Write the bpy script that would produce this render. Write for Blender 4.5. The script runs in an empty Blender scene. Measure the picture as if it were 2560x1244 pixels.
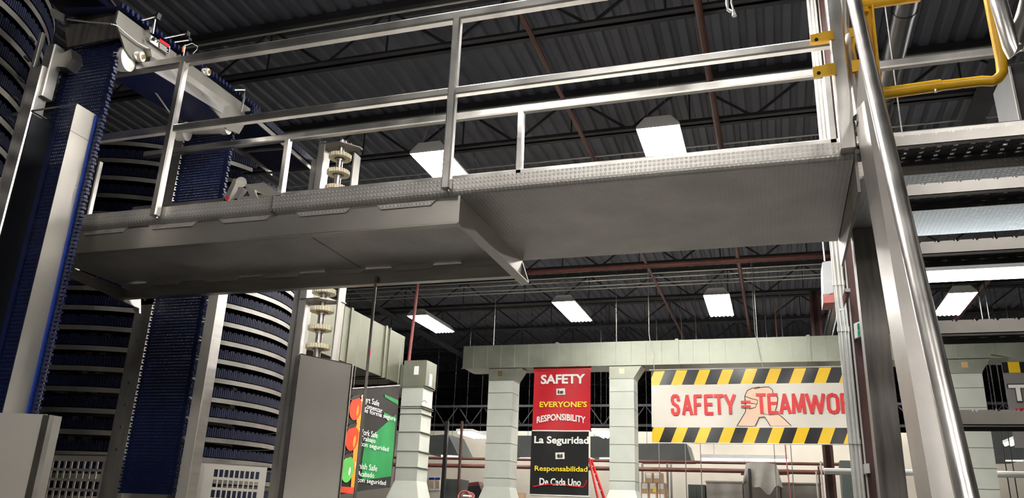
import bpy, math, random
from mathutils import Vector, Matrix
random.seed(7)
SC = bpy.context.scene
COL = SC.collection
PI = math.pi

# ------------------------------------------------------------------ camera
F_PX, PITCH, ROLL, YAW, CAM_Z = 2000.0, math.radians(18.8), math.radians(2.28), math.radians(18.36), 1.6
FWD = Vector((-math.sin(YAW) * math.cos(PITCH), math.cos(YAW) * math.cos(PITCH), math.sin(PITCH)))
_r = Vector((math.cos(YAW), math.sin(YAW), 0))
_u = _r.cross(FWD)
RGT = _r * math.cos(ROLL) + _u * math.sin(ROLL)
UPV = _u * math.cos(ROLL) - _r * math.sin(ROLL)
EYE = Vector((0, 0, CAM_Z))
cam_data = bpy.data.cameras.new('camera')
cam_data.sensor_width = 36.0
cam_data.lens = F_PX / 2560 * 36.0
cam_data.clip_end = 200
cam = bpy.data.objects.new('camera', cam_data)
COL.objects.link(cam)
cam.matrix_world = Matrix(((RGT.x, UPV.x, -FWD.x, EYE.x), (RGT.y, UPV.y, -FWD.y, EYE.y), (RGT.z, UPV.z, -FWD.z, EYE.z), (0, 0, 0, 1)))
SC.camera = cam

# ------------------------------------------------------------------ world and exposure
world = bpy.data.worlds.new('hall_air')
SC.world = world
world.use_nodes = True
bgn = world.node_tree.nodes['Background']
bgn.inputs[0].default_value = (0.80, 0.87, 1.0, 1)
bgn.inputs[1].default_value = 0.16
SC.view_settings.view_transform = 'Standard'
SC.view_settings.look = 'None'
SC.view_settings.gamma = 1.0
SC.view_settings.use_curve_mapping = False
SC.view_settings.exposure = 0.0
TUBE_POWER = 62.0


# ------------------------------------------------------------------ survey helpers
def ray(x, y):
    return RGT * ((x - 1280) / F_PX) - UPV * ((y - 622) / F_PX) + FWD


def at(x, y, X=None, Y=None, Z=None):
    d = ray(x, y)
    t = X / d.x if X is not None else Y / d.y if Y is not None else (Z - CAM_Z) / d.z
    return EYE + d * t


def onplane(x, y, p0, n):
    d = ray(x, y)
    return EYE + d * ((p0 - EYE).dot(n) / d.dot(n))


# ------------------------------------------------------------------ materials
def mat(name, col, metal=0.0, rough=0.5, var=0.0, scale=6.0, bump=0.0, stretch=(1, 1, 1), bscale=None, emit=None, estr=0.0, rvar=0.0, spec=None, wear=None):
    m = bpy.data.materials.new(name)
    m.use_nodes = True
    nt = m.node_tree
    b = nt.nodes['Principled BSDF']
    b.inputs['Base Color'].default_value = (*col, 1)
    b.inputs['Metallic'].default_value = metal
    b.inputs['Roughness'].default_value = rough
    if spec is not None:
        b.inputs['Specular IOR Level'].default_value = spec
    tc = nt.nodes.new('ShaderNodeTexCoord')
    mp = nt.nodes.new('ShaderNodeMapping')
    mp.inputs['Scale'].default_value = stretch
    nt.links.new(tc.outputs['Object'], mp.inputs['Vector'])
    if var or rvar:
        nz = nt.nodes.new('ShaderNodeTexNoise')
        nz.inputs['Scale'].default_value = scale
        nz.inputs['Detail'].default_value = 6
        nt.links.new(mp.outputs[0], nz.inputs['Vector'])
        cr = nt.nodes.new('ShaderNodeValToRGB')
        cr.color_ramp.elements[0].position = 0.3
        cr.color_ramp.elements[1].position = 0.7
        lo = wear or tuple(c * (1 - var) for c in col)
        hi = tuple(min(1, c * (1 + var * 0.6)) for c in col)
        cr.color_ramp.elements[0].color = (*lo, 1)
        cr.color_ramp.elements[1].color = (*hi, 1)
        nt.links.new(nz.outputs[0], cr.inputs[0])
        if var:
            nt.links.new(cr.outputs[0], b.inputs['Base Color'])
        if rvar:
            mr = nt.nodes.new('ShaderNodeMapRange')
            mr.inputs['To Min'].default_value = max(0.05, rough - rvar)
            mr.inputs['To Max'].default_value = min(1, rough + rvar)
            nt.links.new(nz.outputs[0], mr.inputs[0])
            nt.links.new(mr.outputs[0], b.inputs['Roughness'])
    if bump:
        n2 = nt.nodes.new('ShaderNodeTexNoise')
        n2.inputs['Scale'].default_value = bscale or scale * 4
        n2.inputs['Detail'].default_value = 3
        nt.links.new(mp.outputs[0], n2.inputs['Vector'])
        bp = nt.nodes.new('ShaderNodeBump')
        bp.inputs['Strength'].default_value = bump
        bp.inputs['Distance'].default_value = 0.01
        nt.links.new(n2.outputs[0], bp.inputs['Height'])
        nt.links.new(bp.outputs[0], b.inputs['Normal'])
    if emit:
        b.inputs['Emission Color'].default_value = (*emit, 1)
        b.inputs['Emission Strength'].default_value = estr
    return m


def diamond_mat(name, col, metal, rough):
    m = mat(name, col, metal, rough, var=0.18, scale=2.5, rvar=0.1)
    nt = m.node_tree
    b = nt.nodes['Principled BSDF']
    tc = nt.nodes.new('ShaderNodeTexCoord')
    sx = nt.nodes.new('ShaderNodeSeparateXYZ')
    nt.links.new(tc.outputs['Object'], sx.inputs[0])

    def math_n(op, a, bb=None):
        n = nt.nodes.new('ShaderNodeMath')
        n.operation = op
        for i, v in enumerate((a, bb)):
            if v is None:
                continue
            if isinstance(v, (int, float)):
                n.inputs[i].default_value = v
            else:
                nt.links.new(v, n.inputs[i])
        return n.outputs[0]
    yz = math_n('ADD', sx.outputs[1], sx.outputs[2])
    u = math_n('MULTIPLY', math_n('ADD', sx.outputs[0], yz), 130.0)
    v = math_n('MULTIPLY', math_n('SUBTRACT', sx.outputs[0], yz), 130.0)
    h = math_n('MULTIPLY', math_n('SINE', u), math_n('SINE', v))
    h = math_n('SMOOTH_MIN', math_n('MAXIMUM', h, 0.25), 0.8)
    bp = nt.nodes.new('ShaderNodeBump')
    bp.inputs['Strength'].default_value = 0.55
    bp.inputs['Distance'].default_value = 0.004
    nt.links.new(h, bp.inputs['Height'])
    nt.links.new(bp.outputs[0], b.inputs['Normal'])
    return m


M = {}
M['steel'] = mat('brushed stainless steel', (0.60, 0.585, 0.56), 1.0, 0.33, var=0.15, scale=3, stretch=(1, 1, 8), rvar=0.1)
M['steel_rail'] = mat('satin stainless tube', (0.66, 0.64, 0.61), 1.0, 0.34, var=0.2, scale=5, rvar=0.12, bump=0.05)
M['steel_panel'] = mat('stainless sheet', (0.56, 0.535, 0.49), 0.85, 0.38, var=0.12, scale=1.5, rvar=0.08, bump=0.03, bscale=3)
M['steel_dull'] = mat('dull mill steel', (0.36, 0.34, 0.32), 0.9, 0.5, var=0.3, scale=4, stretch=(1, 1, 0.3), rvar=0.12)
M['raw_column'] = mat('raw steel with mill scale', (0.20, 0.185, 0.17), 0.7, 0.5, var=0.5, scale=7, stretch=(3, 3, 0.25), rvar=0.15)
M['stringer'] = mat('bead blasted steel', (0.36, 0.34, 0.32), 0.92, 0.40, var=0.12, scale=5)
M['band'] = mat('brushed guide band', (0.31, 0.295, 0.27), 0.9, 0.40, var=0.2, scale=4, rvar=0.1)
M['chrome'] = mat('dull round duct metal', (0.20, 0.20, 0.21), 1.0, 0.30, var=0.15, scale=3)
M['angle'] = mat('weathered stainless angle', (0.42, 0.40, 0.37), 0.6, 0.45, var=0.25, scale=5, stretch=(2, 2, 0.4))
M['pan'] = mat('dark stair pan', (0.10, 0.10, 0.105), 0.6, 0.5, var=0.3, scale=8)
M['guard'] = mat('stainless guard sheet lightened as lit', (0.80, 0.76, 0.69), 0.30, 0.38, var=0.08, scale=1.5, rvar=0.08)  # lighter copy of the stainless sheet, light on the guards put into its colour
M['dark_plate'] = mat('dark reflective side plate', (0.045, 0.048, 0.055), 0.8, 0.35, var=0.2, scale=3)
M['bridge'] = mat('dull stainless bridge plate', (0.20, 0.19, 0.17), 0.5, 0.45, var=0.15, scale=3)
M['deck'] = diamond_mat('diamond tread plate', (0.62, 0.60, 0.57), 0.6, 0.42)
M['galv_green'] = mat('dull greenish galvanised duct', (0.17, 0.175, 0.13), 0.7, 0.42, var=0.2, scale=2.2, rvar=0.1)
M['galv'] = mat('galvanised sheet', (0.28, 0.295, 0.24), 0.6, 0.42, var=0.2, scale=2.2, rvar=0.1, bump=0.05, bscale=2)
M['galv_plain'] = mat('pale insulated duct facing', (0.60, 0.63, 0.56), 0.15, 0.45, var=0.1, scale=2.0, bump=0.08, bscale=3)
M['black'] = mat('black painted steel', (0.012, 0.012, 0.013), 0.0, 0.55, var=0.3, scale=9)
M['roof'] = mat('dark painted roof deck', (0.150, 0.157, 0.195), 0.0, 0.6, var=0.2, scale=1.2)
M['joist'] = mat('dark joist paint', (0.045, 0.045, 0.05), 0.0, 0.6, var=0.3, scale=3)
M['redpipe'] = mat('red oxide pipe paint', (0.13, 0.040, 0.028), 0.0, 0.5, var=0.3, scale=6)
M['pinkpipe'] = mat('red painted drop pipe', (0.42, 0.13, 0.12), 0.0, 0.45, var=0.2, scale=6)
M['brown'] = mat('brown painted steel', (0.075, 0.030, 0.025), 0.0, 0.5, var=0.3, scale=5)
M['conduit'] = mat('galvanised conduit', (0.74, 0.73, 0.69), 0.45, 0.35, var=0.1, scale=8)
M['white'] = mat('white enamel', (0.78, 0.78, 0.76), 0.0, 0.4, var=0.05, scale=5)
M['plastic'] = mat('white acetal plastic', (0.74, 0.71, 0.66), 0.0, 0.35, var=0.06, scale=7)
M['cream'] = mat('cream nylon sprocket', (0.76, 0.68, 0.50), 0.0, 0.4, var=0.12, scale=9)
M['belt'] = mat('navy blue plastic belt', (0.006, 0.012, 0.062), 0.0, 0.38, var=0.3, scale=10)
M['belt_dark'] = mat('dark navy spiral belt', (0.002, 0.0045, 0.028), 0.0, 0.6, var=0.3, scale=10, spec=0.25)
M['wear'] = mat('bright blue wear strip', (0.006, 0.035, 0.27), 0.0, 0.35, var=0.1, scale=8)
M['yellow'] = mat('safety yellow paint', (0.80, 0.45, 0.012), 0.0, 0.35, var=0.08, scale=6)
M['floor'] = mat('sealed concrete', (0.08, 0.076, 0.072), 0.0, 0.4, var=0.15, scale=0.8)
M['wall'] = mat('cream painted block', (0.66, 0.61, 0.52), 0.0, 0.7, var=0.1, scale=1.2)
M['darkwall'] = mat('dark upper wall', (0.06, 0.06, 0.065), 0.0, 0.8, var=0.2, scale=1.0)
M['tube'] = mat('lit fluorescent tube', (1, 1, 1), 0, 0.4, emit=(1.0, 0.965, 0.91), estr=TUBE_POWER)
M['tube_cool'] = mat('lit cool white tube', (1, 1, 1), 0, 0.4, emit=(0.80, 0.92, 1.0), estr=14.0)
M['tube_far'] = mat('lit strip tube', (1, 1, 1), 0, 0.4, emit=(1.0, 0.93, 0.84), estr=9.0)
M['reflector'] = mat('lamp tray darkened as gap shade', (0.015, 0.015, 0.015), 0.0, 0.6)  # near black so the gaps between the tubes read as shade
M['cardboard'] = mat('brown cardboard', (0.45, 0.30, 0.18), 0, 0.8, var=0.12, scale=4)
M['paper'] = mat('white paper label', (0.80, 0.80, 0.78), 0, 0.7)
M['red'] = mat('red vinyl print', (0.50, 0.018, 0.028), 0, 0.28, var=0.08, scale=3, bump=0.5, bscale=2.5, stretch=(1, 1, 0.5))
M['redtext'] = mat('red lettering', (0.55, 0.012, 0.014), 0, 0.35)
M['vinyl_black'] = mat('black vinyl', (0.012, 0.012, 0.013), 0, 0.25, bump=0.5, bscale=2.5, stretch=(1, 1, 0.5))
M['vinyl_white'] = mat('cream white vinyl', (0.78, 0.75, 0.68), 0, 0.3, var=0.04, scale=2)
M['ytext'] = mat('yellow lettering', (0.85, 0.62, 0.03), 0, 0.4)
M['wtext'] = mat('white lettering', (0.84, 0.83, 0.78), 0, 0.4)
M['skin'] = mat('printed skin tone', (0.74, 0.52, 0.38), 0, 0.35)
M['line'] = mat('printed dark line', (0.03, 0.02, 0.02), 0, 0.4)
M['green'] = mat('green vinyl print', (0.015, 0.22, 0.06), 0, 0.28, var=0.35, scale=2)
M['orange'] = mat('orange print', (0.80, 0.30, 0.03), 0, 0.3, var=0.2, scale=4)
M['fruitred'] = mat('printed red fruit', (0.62, 0.05, 0.02), 0, 0.3, var=0.35, scale=3)
M['fruitgreen'] = mat('printed green fruit', (0.12, 0.52, 0.10), 0, 0.3, var=0.3, scale=3)
M['cloth'] = mat('grey canvas cover', (0.36, 0.34, 0.31), 0, 0.85, var=0.15, scale=4)
M['hood'] = mat('grey hood enamel', (0.075, 0.082, 0.08), 0.2, 0.45, var=0.15, scale=2)
M['cabinet'] = mat('dark green grey cabinet', (0.075, 0.09, 0.085), 0.0, 0.5, var=0.1, scale=3)
M['sensor_orange'] = mat('orange sensor plug', (0.75, 0.16, 0.03), 0, 0.4)
M['brass'] = mat('brass shaft', (0.55, 0.38, 0.18), 1.0, 0.35)
M['grey'] = mat('light grey box', (0.45, 0.46, 0.47), 0, 0.5)
M['exitgreen'] = mat('green sign print', (0.01, 0.22, 0.10), 0, 0.4)


# ------------------------------------------------------------------ mesh helper
class MB:
    def __init__(s):
        s.v, s.f = [], []

    def add(s, vs, fs):
        n = len(s.v)
        s.v.extend(tuple(p) for p in vs)
        s.f.extend(tuple(i + n for i in q) for q in fs)
        return s

    def box(s, x0, x1, y0, y1, z0, z1):
        return s.add([(x0, y0, z0), (x1, y0, z0), (x1, y1, z0), (x0, y1, z0), (x0, y0, z1), (x1, y0, z1), (x1, y1, z1), (x0, y1, z1)],
                     [(3, 2, 1, 0), (4, 5, 6, 7), (0, 1, 5, 4), (1, 2, 6, 5), (2, 3, 7, 6), (3, 0, 4, 7)])

    def prism(s, poly, off):
        poly = [Vector(p) for p in poly]
        off = Vector(off)
        n = len(poly)
        vs = poly + [p + off for p in poly]
        fs = [tuple(range(n))[::-1], tuple(range(n, 2 * n))] + [(i, (i + 1) % n, n + (i + 1) % n, n + i) for i in range(n)]
        return s.add(vs, fs)

    def beam(s, p0, p1, w, h, up=(0, 0, 1)):
        p0, p1, up = Vector(p0), Vector(p1), Vector(up)
        d = (p1 - p0).normalized()
        a = d.cross(up)
        if a.length < 1e-4:
            a = d.cross(Vector((1, 0, 0)))
        a.normalize()
        b = a.cross(d)
        a, b = a * w / 2, b * h / 2
        c = 0.12
        q = [p0 - a - b, p0 + a - b, p0 + a + b, p0 - a + b]
        return s.prism(q, p1 - p0)

    def rtube(s, p0, p1, w, up=(0, 0, 1), r=0.16):
        p0, p1, up = Vector(p0), Vector(p1), Vector(up)
        d = (p1 - p0).normalized()
        a = d.cross(up)
        if a.length < 1e-4:
            a = d.cross(Vector((0, 1, 0)))
        a.normalize()
        b = a.cross(d)
        h = w / 2
        k = h * (1 - 2 * r)
        pts = [(-k, -h), (k, -h), (h, -k), (h, k), (k, h), (-k, h), (-h, k), (-h, -k)]
        return s.prism([p0 + a * x + b * y for x, y in pts], p1 - p0)

    def cyl(s, p0, p1, r, r1=None, n=16):
        p0, p1 = Vector(p0), Vector(p1)
        r1 = r if r1 is None else r1
        d = (p1 - p0).normalized()
        a = d.cross(Vector((0, 0, 1)))
        if a.length < 1e-4:
            a = Vector((1, 0, 0))
        a.normalize()
        b = a.cross(d)
        vs = []
        for p, q in ((p0, r), (p1, r1)):
            vs += [p + (a * math.cos(2 * PI * i / n) + b * math.sin(2 * PI * i / n)) * q for i in range(n)]
        fs = [(i, (i + 1) % n, n + (i + 1) % n, n + i) for i in range(n)] + [tuple(range(n))[::-1], tuple(range(n, 2 * n))]
        return s.add(vs, fs)

    def tube(s, path, r, n=10):
        P = [Vector(p) for p in path]
        vs = []
        prev = None
        for i, p in enumerate(P):
            d = (P[min(i + 1, len(P) - 1)] - P[max(i - 1, 0)]).normalized()
            if prev is None:
                a = d.cross(Vector((0, 0, 1)))
                if a.length < 1e-3:
                    a = d.cross(Vector((0, 1, 0)))
            else:
                a = prev - d * prev.dot(d)
            a.normalize()
            prev = a
            b = a.cross(d)
            vs += [p + (a * math.cos(2 * PI * k / n) + b * math.sin(2 * PI * k / n)) * r for k in range(n)]
        fs = []
        for i in range(len(P) - 1):
            fs += [(i * n + k, i * n + (k + 1) % n, (i + 1) * n + (k + 1) % n, (i + 1) * n + k) for k in range(n)]
        fs += [tuple(range(n))[::-1], tuple(range((len(P) - 1) * n, len(P) * n))]
        return s.add(vs, fs)

    def gear(s, c, r, h, teeth, hub, ax=(0, 0, 1)):
        c, ax = Vector(c), Vector(ax).normalized()
        a = ax.orthogonal().normalized()
        b = ax.cross(a)
        prof = []
        for i in range(teeth):
            for k, q in ((0, 0.90), (0.25, 0.90), (0.45, 1.0), (0.75, 1.0)):
                t = 2 * PI * (i + k) / teeth
                prof.append((a * math.cos(t) + b * math.sin(t)) * r * q)
        n = len(prof)
        inner = [(a * math.cos(2 * PI * i / n) + b * math.sin(2 * PI * i / n)) * hub for i in range(n)]
        vs = [c + p - ax * h / 2 for p in prof] + [c + p + ax * h / 2 for p in prof] + [c + p - ax * h / 2 for p in inner] + [c + p + ax * h / 2 for p in inner]
        fs = []
        for i in range(n):
            j = (i + 1) % n
            fs += [(i, j, n + j, n + i), (n + i, n + j, 3 * n + j, 3 * n + i), (j, i, 2 * n + i, 2 * n + j), (2 * n + i, 3 * n + i, 3 * n + j, 2 * n + j)]
        return s.add(vs, fs)

    def build(s, name, m, parent=None, smooth=False, base=None):
        if parent is not None:
            o0 = wloc(parent)
        elif base is not None:
            o0 = Vector(base)
        else:
            xs, ys, zs = zip(*s.v)
            o0 = Vector(((min(xs) + max(xs)) / 2, (min(ys) + max(ys)) / 2, min(zs)))
        me = bpy.data.meshes.new(name)
        me.from_pydata([(x - o0.x, y - o0.y, z - o0.z) for x, y, z in s.v], [], s.f)
        me.materials.append(M[m] if isinstance(m, str) else m)
        me.update()
        if smooth:
            me.polygons.foreach_set('use_smooth', [True] * len(me.polygons))
            try:
                me.set_sharp_from_angle(angle=math.radians(35))
            except Exception:
                pass
        o = bpy.data.objects.new(name, me)
        COL.objects.link(o)
        if parent is not None:
            o.parent = parent
        else:
            o.location = o0
        return o


def wloc(o):
    p = Vector((0, 0, 0))
    while o is not None:
        p = p + o.location
        o = o.parent
    return p


def thing(name, label, cat, loc=(0, 0, 0), group=None):
    o = bpy.data.objects.new(name, None)
    o.empty_display_size = 0.1
    COL.objects.link(o)
    o.location = loc
    return tag(o, label, cat, group)


def tag(o, label=None, cat=None, group=None, kind=None):
    if label:
        o['label'] = label
    if cat:
        o['category'] = cat
    if group:
        o['group'] = group
    if kind:
        o['kind'] = kind
    return o


def struct(o):
    o['kind'] = 'structure'
    return o


def copy_tree(o, parent=None):
    c = o.copy()
    COL.objects.link(c)
    c.parent = parent
    for ch in [k for k in bpy.data.objects if k.parent == o]:
        copy_tree(ch, c)
    return c


def text_mesh(body, name, m, parent, cx, cz, w, h, y, wave=None, weight=0.0, shear=0.0, depth=0.004, arc=0.0, spacing=1.0, xdir=Vector((1, 0, 0)), org=None):
    cu = bpy.data.curves.new(name, 'FONT')
    cu.body = body
    cu.align_x = 'CENTER'
    cu.offset = weight
    cu.shear = shear
    cu.space_character = spacing
    cu.resolution_u = 3
    tmp = bpy.data.objects.new('tmp', cu)
    COL.objects.link(tmp)
    bpy.context.view_layer.update()
    me0 = bpy.data.meshes.new_from_object(tmp.evaluated_get(bpy.context.evaluated_depsgraph_get()))
    vs = [v.co.copy() for v in me0.vertices]
    fs = [tuple(p.vertices) for p in me0.polygons]
    bpy.data.objects.remove(tmp)
    bpy.data.meshes.remove(me0)
    x0, x1 = min(v.x for v in vs), max(v.x for v in vs)
    y0, y1 = min(v.y for v in vs), max(v.y for v in vs)
    out = []
    for v in vs:
        u = (v.x - (x0 + x1) / 2) / (x1 - x0)
        t = (v.y - (y0 + y1) / 2) / (y1 - y0)
        px, pz = cx + u * w, cz + t * h + arc * (0.25 - u * u) * 4 - arc
        if org is None:
            yy = y + (wave(px, pz) if wave else 0)
            out.append((px, yy, pz))
        else:
            q = org + xdir * px
            out.append((q.x, q.y, q.z + pz))
    b = MB()
    b.add(out, fs)
    return b.build(name, m, parent)

# ================================================================== THE SETTING
struct(MB().box(-24, 16, -12, 46, -0.1, 0.0).build('floor', 'floor'))
# ribbed roof deck, ribs running along Y
prof = []
x = -24.0
while x < 16.0:
    prof += [(x, 7.30), (x + 0.09, 7.30), (x + 0.115, 7.345), (x + 0.175, 7.345)]
    x += 0.20
b = MB()
n = len(prof)
b.add([(px, -12, pz) for px, pz in prof] + [(px, 46, pz) for px, pz in prof], [(i, n + i, n + i + 1, i + 1) for i in range(n - 1)])
b.box(-24, 16, -12, 46, 7.40, 7.45)
struct(b.build('ceiling', 'roof'))
struct(MB().box(-24, 16, 46, 46.2, 0, 7.4).build('wall_back', 'darkwall'))
struct(MB().box(-24.2, -24, -12, 46, 0, 7.4).build('wall_left', 'darkwall'))
struct(MB().box(16, 16.2, -12, 46, 0, 7.4).build('wall_right', 'wall'))
struct(MB().box(-24, 16, -12.2, -12, 0, 7.4).build('wall_front', 'wall'))
struct(MB().box(-24, 16, 24.0, 24.25, 0, 4.25).build('wall_partition', 'wall'))

# open web roof joists running along X
JY = [-1.0, 1.9, 4.62, 7.15, 9.62, 12.3, 15.45, 18.0, 20.5, 23.0, 26.5, 30.0, 34.0, 38.0, 42.0]
ORD = ['first', 'second', 'third', 'fourth', 'fifth', 'sixth', 'seventh', 'eighth', 'ninth', 'tenth', 'eleventh', 'twelfth', 'thirteenth', 'fourteenth', 'fifteenth', 'sixteenth']


def make_joist(i, y):
    t = thing('roof_joist', 'dark open-web steel roof joist, %s counted from the front of the hall' % ORD[i], 'roof joist', (-4, y, 6.6), 'dark roof joists')
    b = MB().box(-24, 16, y - 0.09, y - 0.012, 6.60, 6.612).box(-24, 16, y + 0.012, y + 0.09, 6.60, 6.612).box(-24, 16, y - 0.024, y - 0.012, 6.60, 6.68).box(-24, 16, y + 0.012, y + 0.024, 6.60, 6.68)
    b.build('bottom_chord', 'joist', t)
    MB().box(-24, 16, y - 0.09, y + 0.09, 7.20, 7.295).build('top_chord', 'joist', t)
    w = MB()
    xx = -24.0
    while xx < 15.9:
        w.beam((xx, y, 6.63), (xx + 0.8, y, 7.24), 0.022, 0.035)
        w.beam((xx + 0.8, y, 7.24), (xx + 1.6, y, 6.63), 0.022, 0.035)
        w.beam((xx + 0.8, y, 6.63), (xx + 0.8, y, 7.24), 0.020, 0.020, (0, 1, 0))
        xx += 1.6
    w.build('web', 'joist', t)


for i, y in enumerate(JY):
    make_joist(i, y)
# girders along Y
for k, (gx, lab) in enumerate(((-9.3, 'dark roof girder running away above the spiral conveyors'), (2.6, 'dark roof girder running away above the stair'))):
    t = thing('roof_girder', lab, 'roof girder', (gx, 17, 6.5))
    MB().box(gx - 0.12, gx + 0.12, -12, 46, 6.52, 6.545).build('bottom_flange', 'joist', t)
    MB().box(gx - 0.012, gx + 0.012, -12, 46, 6.545, 6.60).build('web_plate', 'joist', t)

# bridging rods, conduits and sprinkler pipes under the roof
def pipe(name, pts, r, m, label, cat, group=None, n=10):
    return tag(MB().tube(pts, r, n).build(name, m, smooth=True), label, cat, group)


p = at(1385, 200, Z=6.5)
pipe('sprinkler_pipe', [(p.x, -3, 6.5), (p.x, 24, 6.5)], 0.028, 'redpipe', 'thin red sprinkler pipe running away under the roof above the middle railing post', 'pipe')
p = at(1765, 140, Z=6.5)
pipe('sprinkler_pipe', [(p.x, -3, 6.5), (p.x, 24, 6.5)], 0.042, 'redpipe', 'thicker red sprinkler pipe running away under the roof left of the stair', 'pipe')
p = at(2470, 700, Z=6.5)
pipe('sprinkler_pipe', [(p.x, -3, 6.5), (p.x, 30, 6.5)], 0.05, 'redpipe', 'red sprinkler pipe seen between the stair treads', 'pipe')
p = at(2150, 660, Z=6.4)
for zz, px_, py_, rr, mm, lab in ((6.55, 880, 50, 0.012, 'conduit', 'thin grey conduit crossing under the roof nearest the camera'),
                                  (6.55, 1560, 230, 0.014, 'conduit', 'thin grey conduit crossing the roof just above the near hanging lamp'),
                                  (6.7, 1800, 360, 0.012, 'conduit', 'thin grey conduit crossing behind the near hanging lamp')):
    q = at(px_, py_, Z=zz)
    pipe('conduit', [(-16, q.y, zz), (14, q.y, zz)], rr, mm, lab, 'conduit')
for k, (py_, lab) in enumerate(((684, 'topmost'), (695, 'second'), (708, 'third'), (716, 'lowest'))):
    q = at(1600, py_, Z=6.507)
    pipe('conduit', [(-16, q.y, 6.507), (4.4, q.y, 6.507)], 0.013, 'conduit', 'thin shiny conduit under the far roof, %s of the bundle of four' % lab, 'conduit', 'far roof conduits')
for px_, py_, lab in ((820, 420, 'left of'), (1480, 300, 'right of'), (1720, 170, 'far right of')):
    pass
# the cross main behind the walkway with its drop
Z14 = at(1046, 697, Y=13.6).z
t = thing('sprinkler_main', 'red-brown sprinkler main crossing behind the walkway with a pink-red drop pipe', 'pipe', (-4, 13.6, Z14))
MB().tube([(-12, 13.6, Z14), (3.2, 13.6, Z14)], 0.045).build('main_pipe', 'redpipe', t, True)
pd = at(1046, 697, Y=13.6)
MB().tube([(pd.x, 13.6, Z14), tuple(at(1022, 900, Y=13.6)), tuple(at(985, 1230, Y=13.6)), (at(985, 1230, Y=13.6).x - 0.02, 13.6, 0.0)], 0.030).build('drop_pipe', 'pinkpipe', t, True)

# ------------------------------------------------------------------ hanging lamps
def make_lamp(loc, label, L=1.62, W=0.50):
    x, y, z = loc
    t = thing('high_bay_lamp', label, 'hanging lamp', loc, 'high bay fluorescent lamps')
    hs = MB()
    w2, l2, tw = W / 2, L / 2 + 0.05, 0.15
    # tray: rim, sloped sides and top
    lo = [(x - w2, y - l2, z), (x + w2, y - l2, z), (x + w2, y + l2, z), (x - w2, y + l2, z)]
    mid = [(x - w2, y - l2, z + 0.03), (x + w2, y - l2, z + 0.03), (x + w2, y + l2, z + 0.03), (x - w2, y + l2, z + 0.03)]
    hi = [(x - tw, y - l2 + 0.02, z + 0.15), (x + tw, y - l2 + 0.02, z + 0.15), (x + tw, y + l2 - 0.02, z + 0.15), (x - tw, y + l2 - 0.02, z + 0.15)]
    vs = lo + mid + hi
    fs = []
    for a in (0, 4):
        fs += [(a + i, a + (i + 1) % 4, a + 4 + (i + 1) % 4, a + 4 + i) for i in range(4)]
    fs.append((8, 9, 10, 11))
    hs.add(vs, fs)
    hs.build('housing', 'white', t)
    MB().box(x - w2 + 0.01, x + w2 - 0.01, y - l2 + 0.02, y + l2 - 0.02, z + 0.025, z + 0.03).build('reflector', 'reflector', t)
    for i in range(6):
        tx = x - w2 + W * (i + 0.5) / 6
        MB().cyl((tx, y - L / 2, z + 0.006), (tx, y + L / 2, z + 0.006), 0.033, n=10).build('tube', 'tube', t, True)
    for s in (-1, 1):
        MB().tube([(x - tw, y + s * (l2 - 0.1), z + 0.15), (x, y + s * (l2 - 0.1), z + 0.62), (x + tw, y + s * (l2 - 0.1), z + 0.15)], 0.004, 5).build('hanger_wire', 'steel_dull', t)
        MB().cyl((x, y + s * (l2 - 0.1), z + 0.6), (x, y + s * (l2 - 0.1), 7.33), 0.003, n=5).build('hanger_wire', 'steel_dull', t)
    return t


LAMPS = [((-1.07, 9.27, 6.0), 'lit six-tube hanging lamp above the deck, right of the middle railing post'),
         ((-3.97, 9.27, 6.0), 'lit hanging lamp partly hidden behind the middle railing post'),
         ((-0.93, 16.60, 6.0), 'lit hanging lamp under the walkway, nearest to the stair columns'),
         ((-4.05, 16.60, 6.0), 'lit hanging lamp above the red safety banner'),
         ((-7.66, 17.20, 6.0), 'lit hanging lamp beside the pink-red drop pipe'),
         ((3.55, 17.25, 6.0), 'lit hanging lamp seen between the stair treads'),
         ((-2.0, 4.25, 6.0), 'added unseen hanging lamp just above the top edge over the middle of the walkway'),  # this and the next are out of view, added to brighten the walkway
         ((0.0, 4.75, 6.0), 'added unseen hanging lamp just above the top edge over the right end of the walkway'),
         ((-1.2, -1.3, 6.0), 'added unseen hanging lamp just behind the camera'),  # the lamps behind the camera are unseen, added to brighten the foreground
         ((-3.6, -4.6, 6.0), 'added unseen hanging lamp far behind the camera on the left'),  # unseen, added to brighten the shaft guard
         ((2.8, -1.3, 6.0), 'added unseen hanging lamp in front of the walkway, right of the camera'),
         ((1.5, -6.5, 6.0), 'added unseen hanging lamp behind the camera on the right'),
         ((3.2, 9.27, 6.0), 'lit hanging lamp past the right edge of the picture'),
         ((-3.5, 11.5, 6.0), 'added unseen hanging lamp hidden above the left half of the walkway'),  # hidden row over the walkway, added to brighten ducts and banners
         ((-1.9, 11.6, 6.0), 'added unseen hanging lamp hidden above the middle of the walkway'),
         ((-0.2, 11.6, 6.0), 'added unseen hanging lamp hidden above the right half of the walkway'),
         ((-7.6, 22.4, 6.0), 'added unseen hanging lamp hidden behind the cross duct at its left end'),  # hidden row behind the duct, added to brighten the back wall
         ((-4.4, 22.4, 6.0), 'added unseen hanging lamp hidden behind the cross duct over the red banner'),
         ((-0.6, 22.4, 6.0), 'added unseen hanging lamp hidden behind the cross duct over the striped banner'),
         ((2.6, 22.4, 6.0), 'added unseen hanging lamp hidden behind the cross duct at the stair')]
lamp0 = None
for loc, lab in LAMPS:
    if lamp0 is None:
        lamp0 = make_lamp(loc, lab)
    else:
        c = copy_tree(lamp0)
        c.location = loc
        c['label'] = lab

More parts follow.
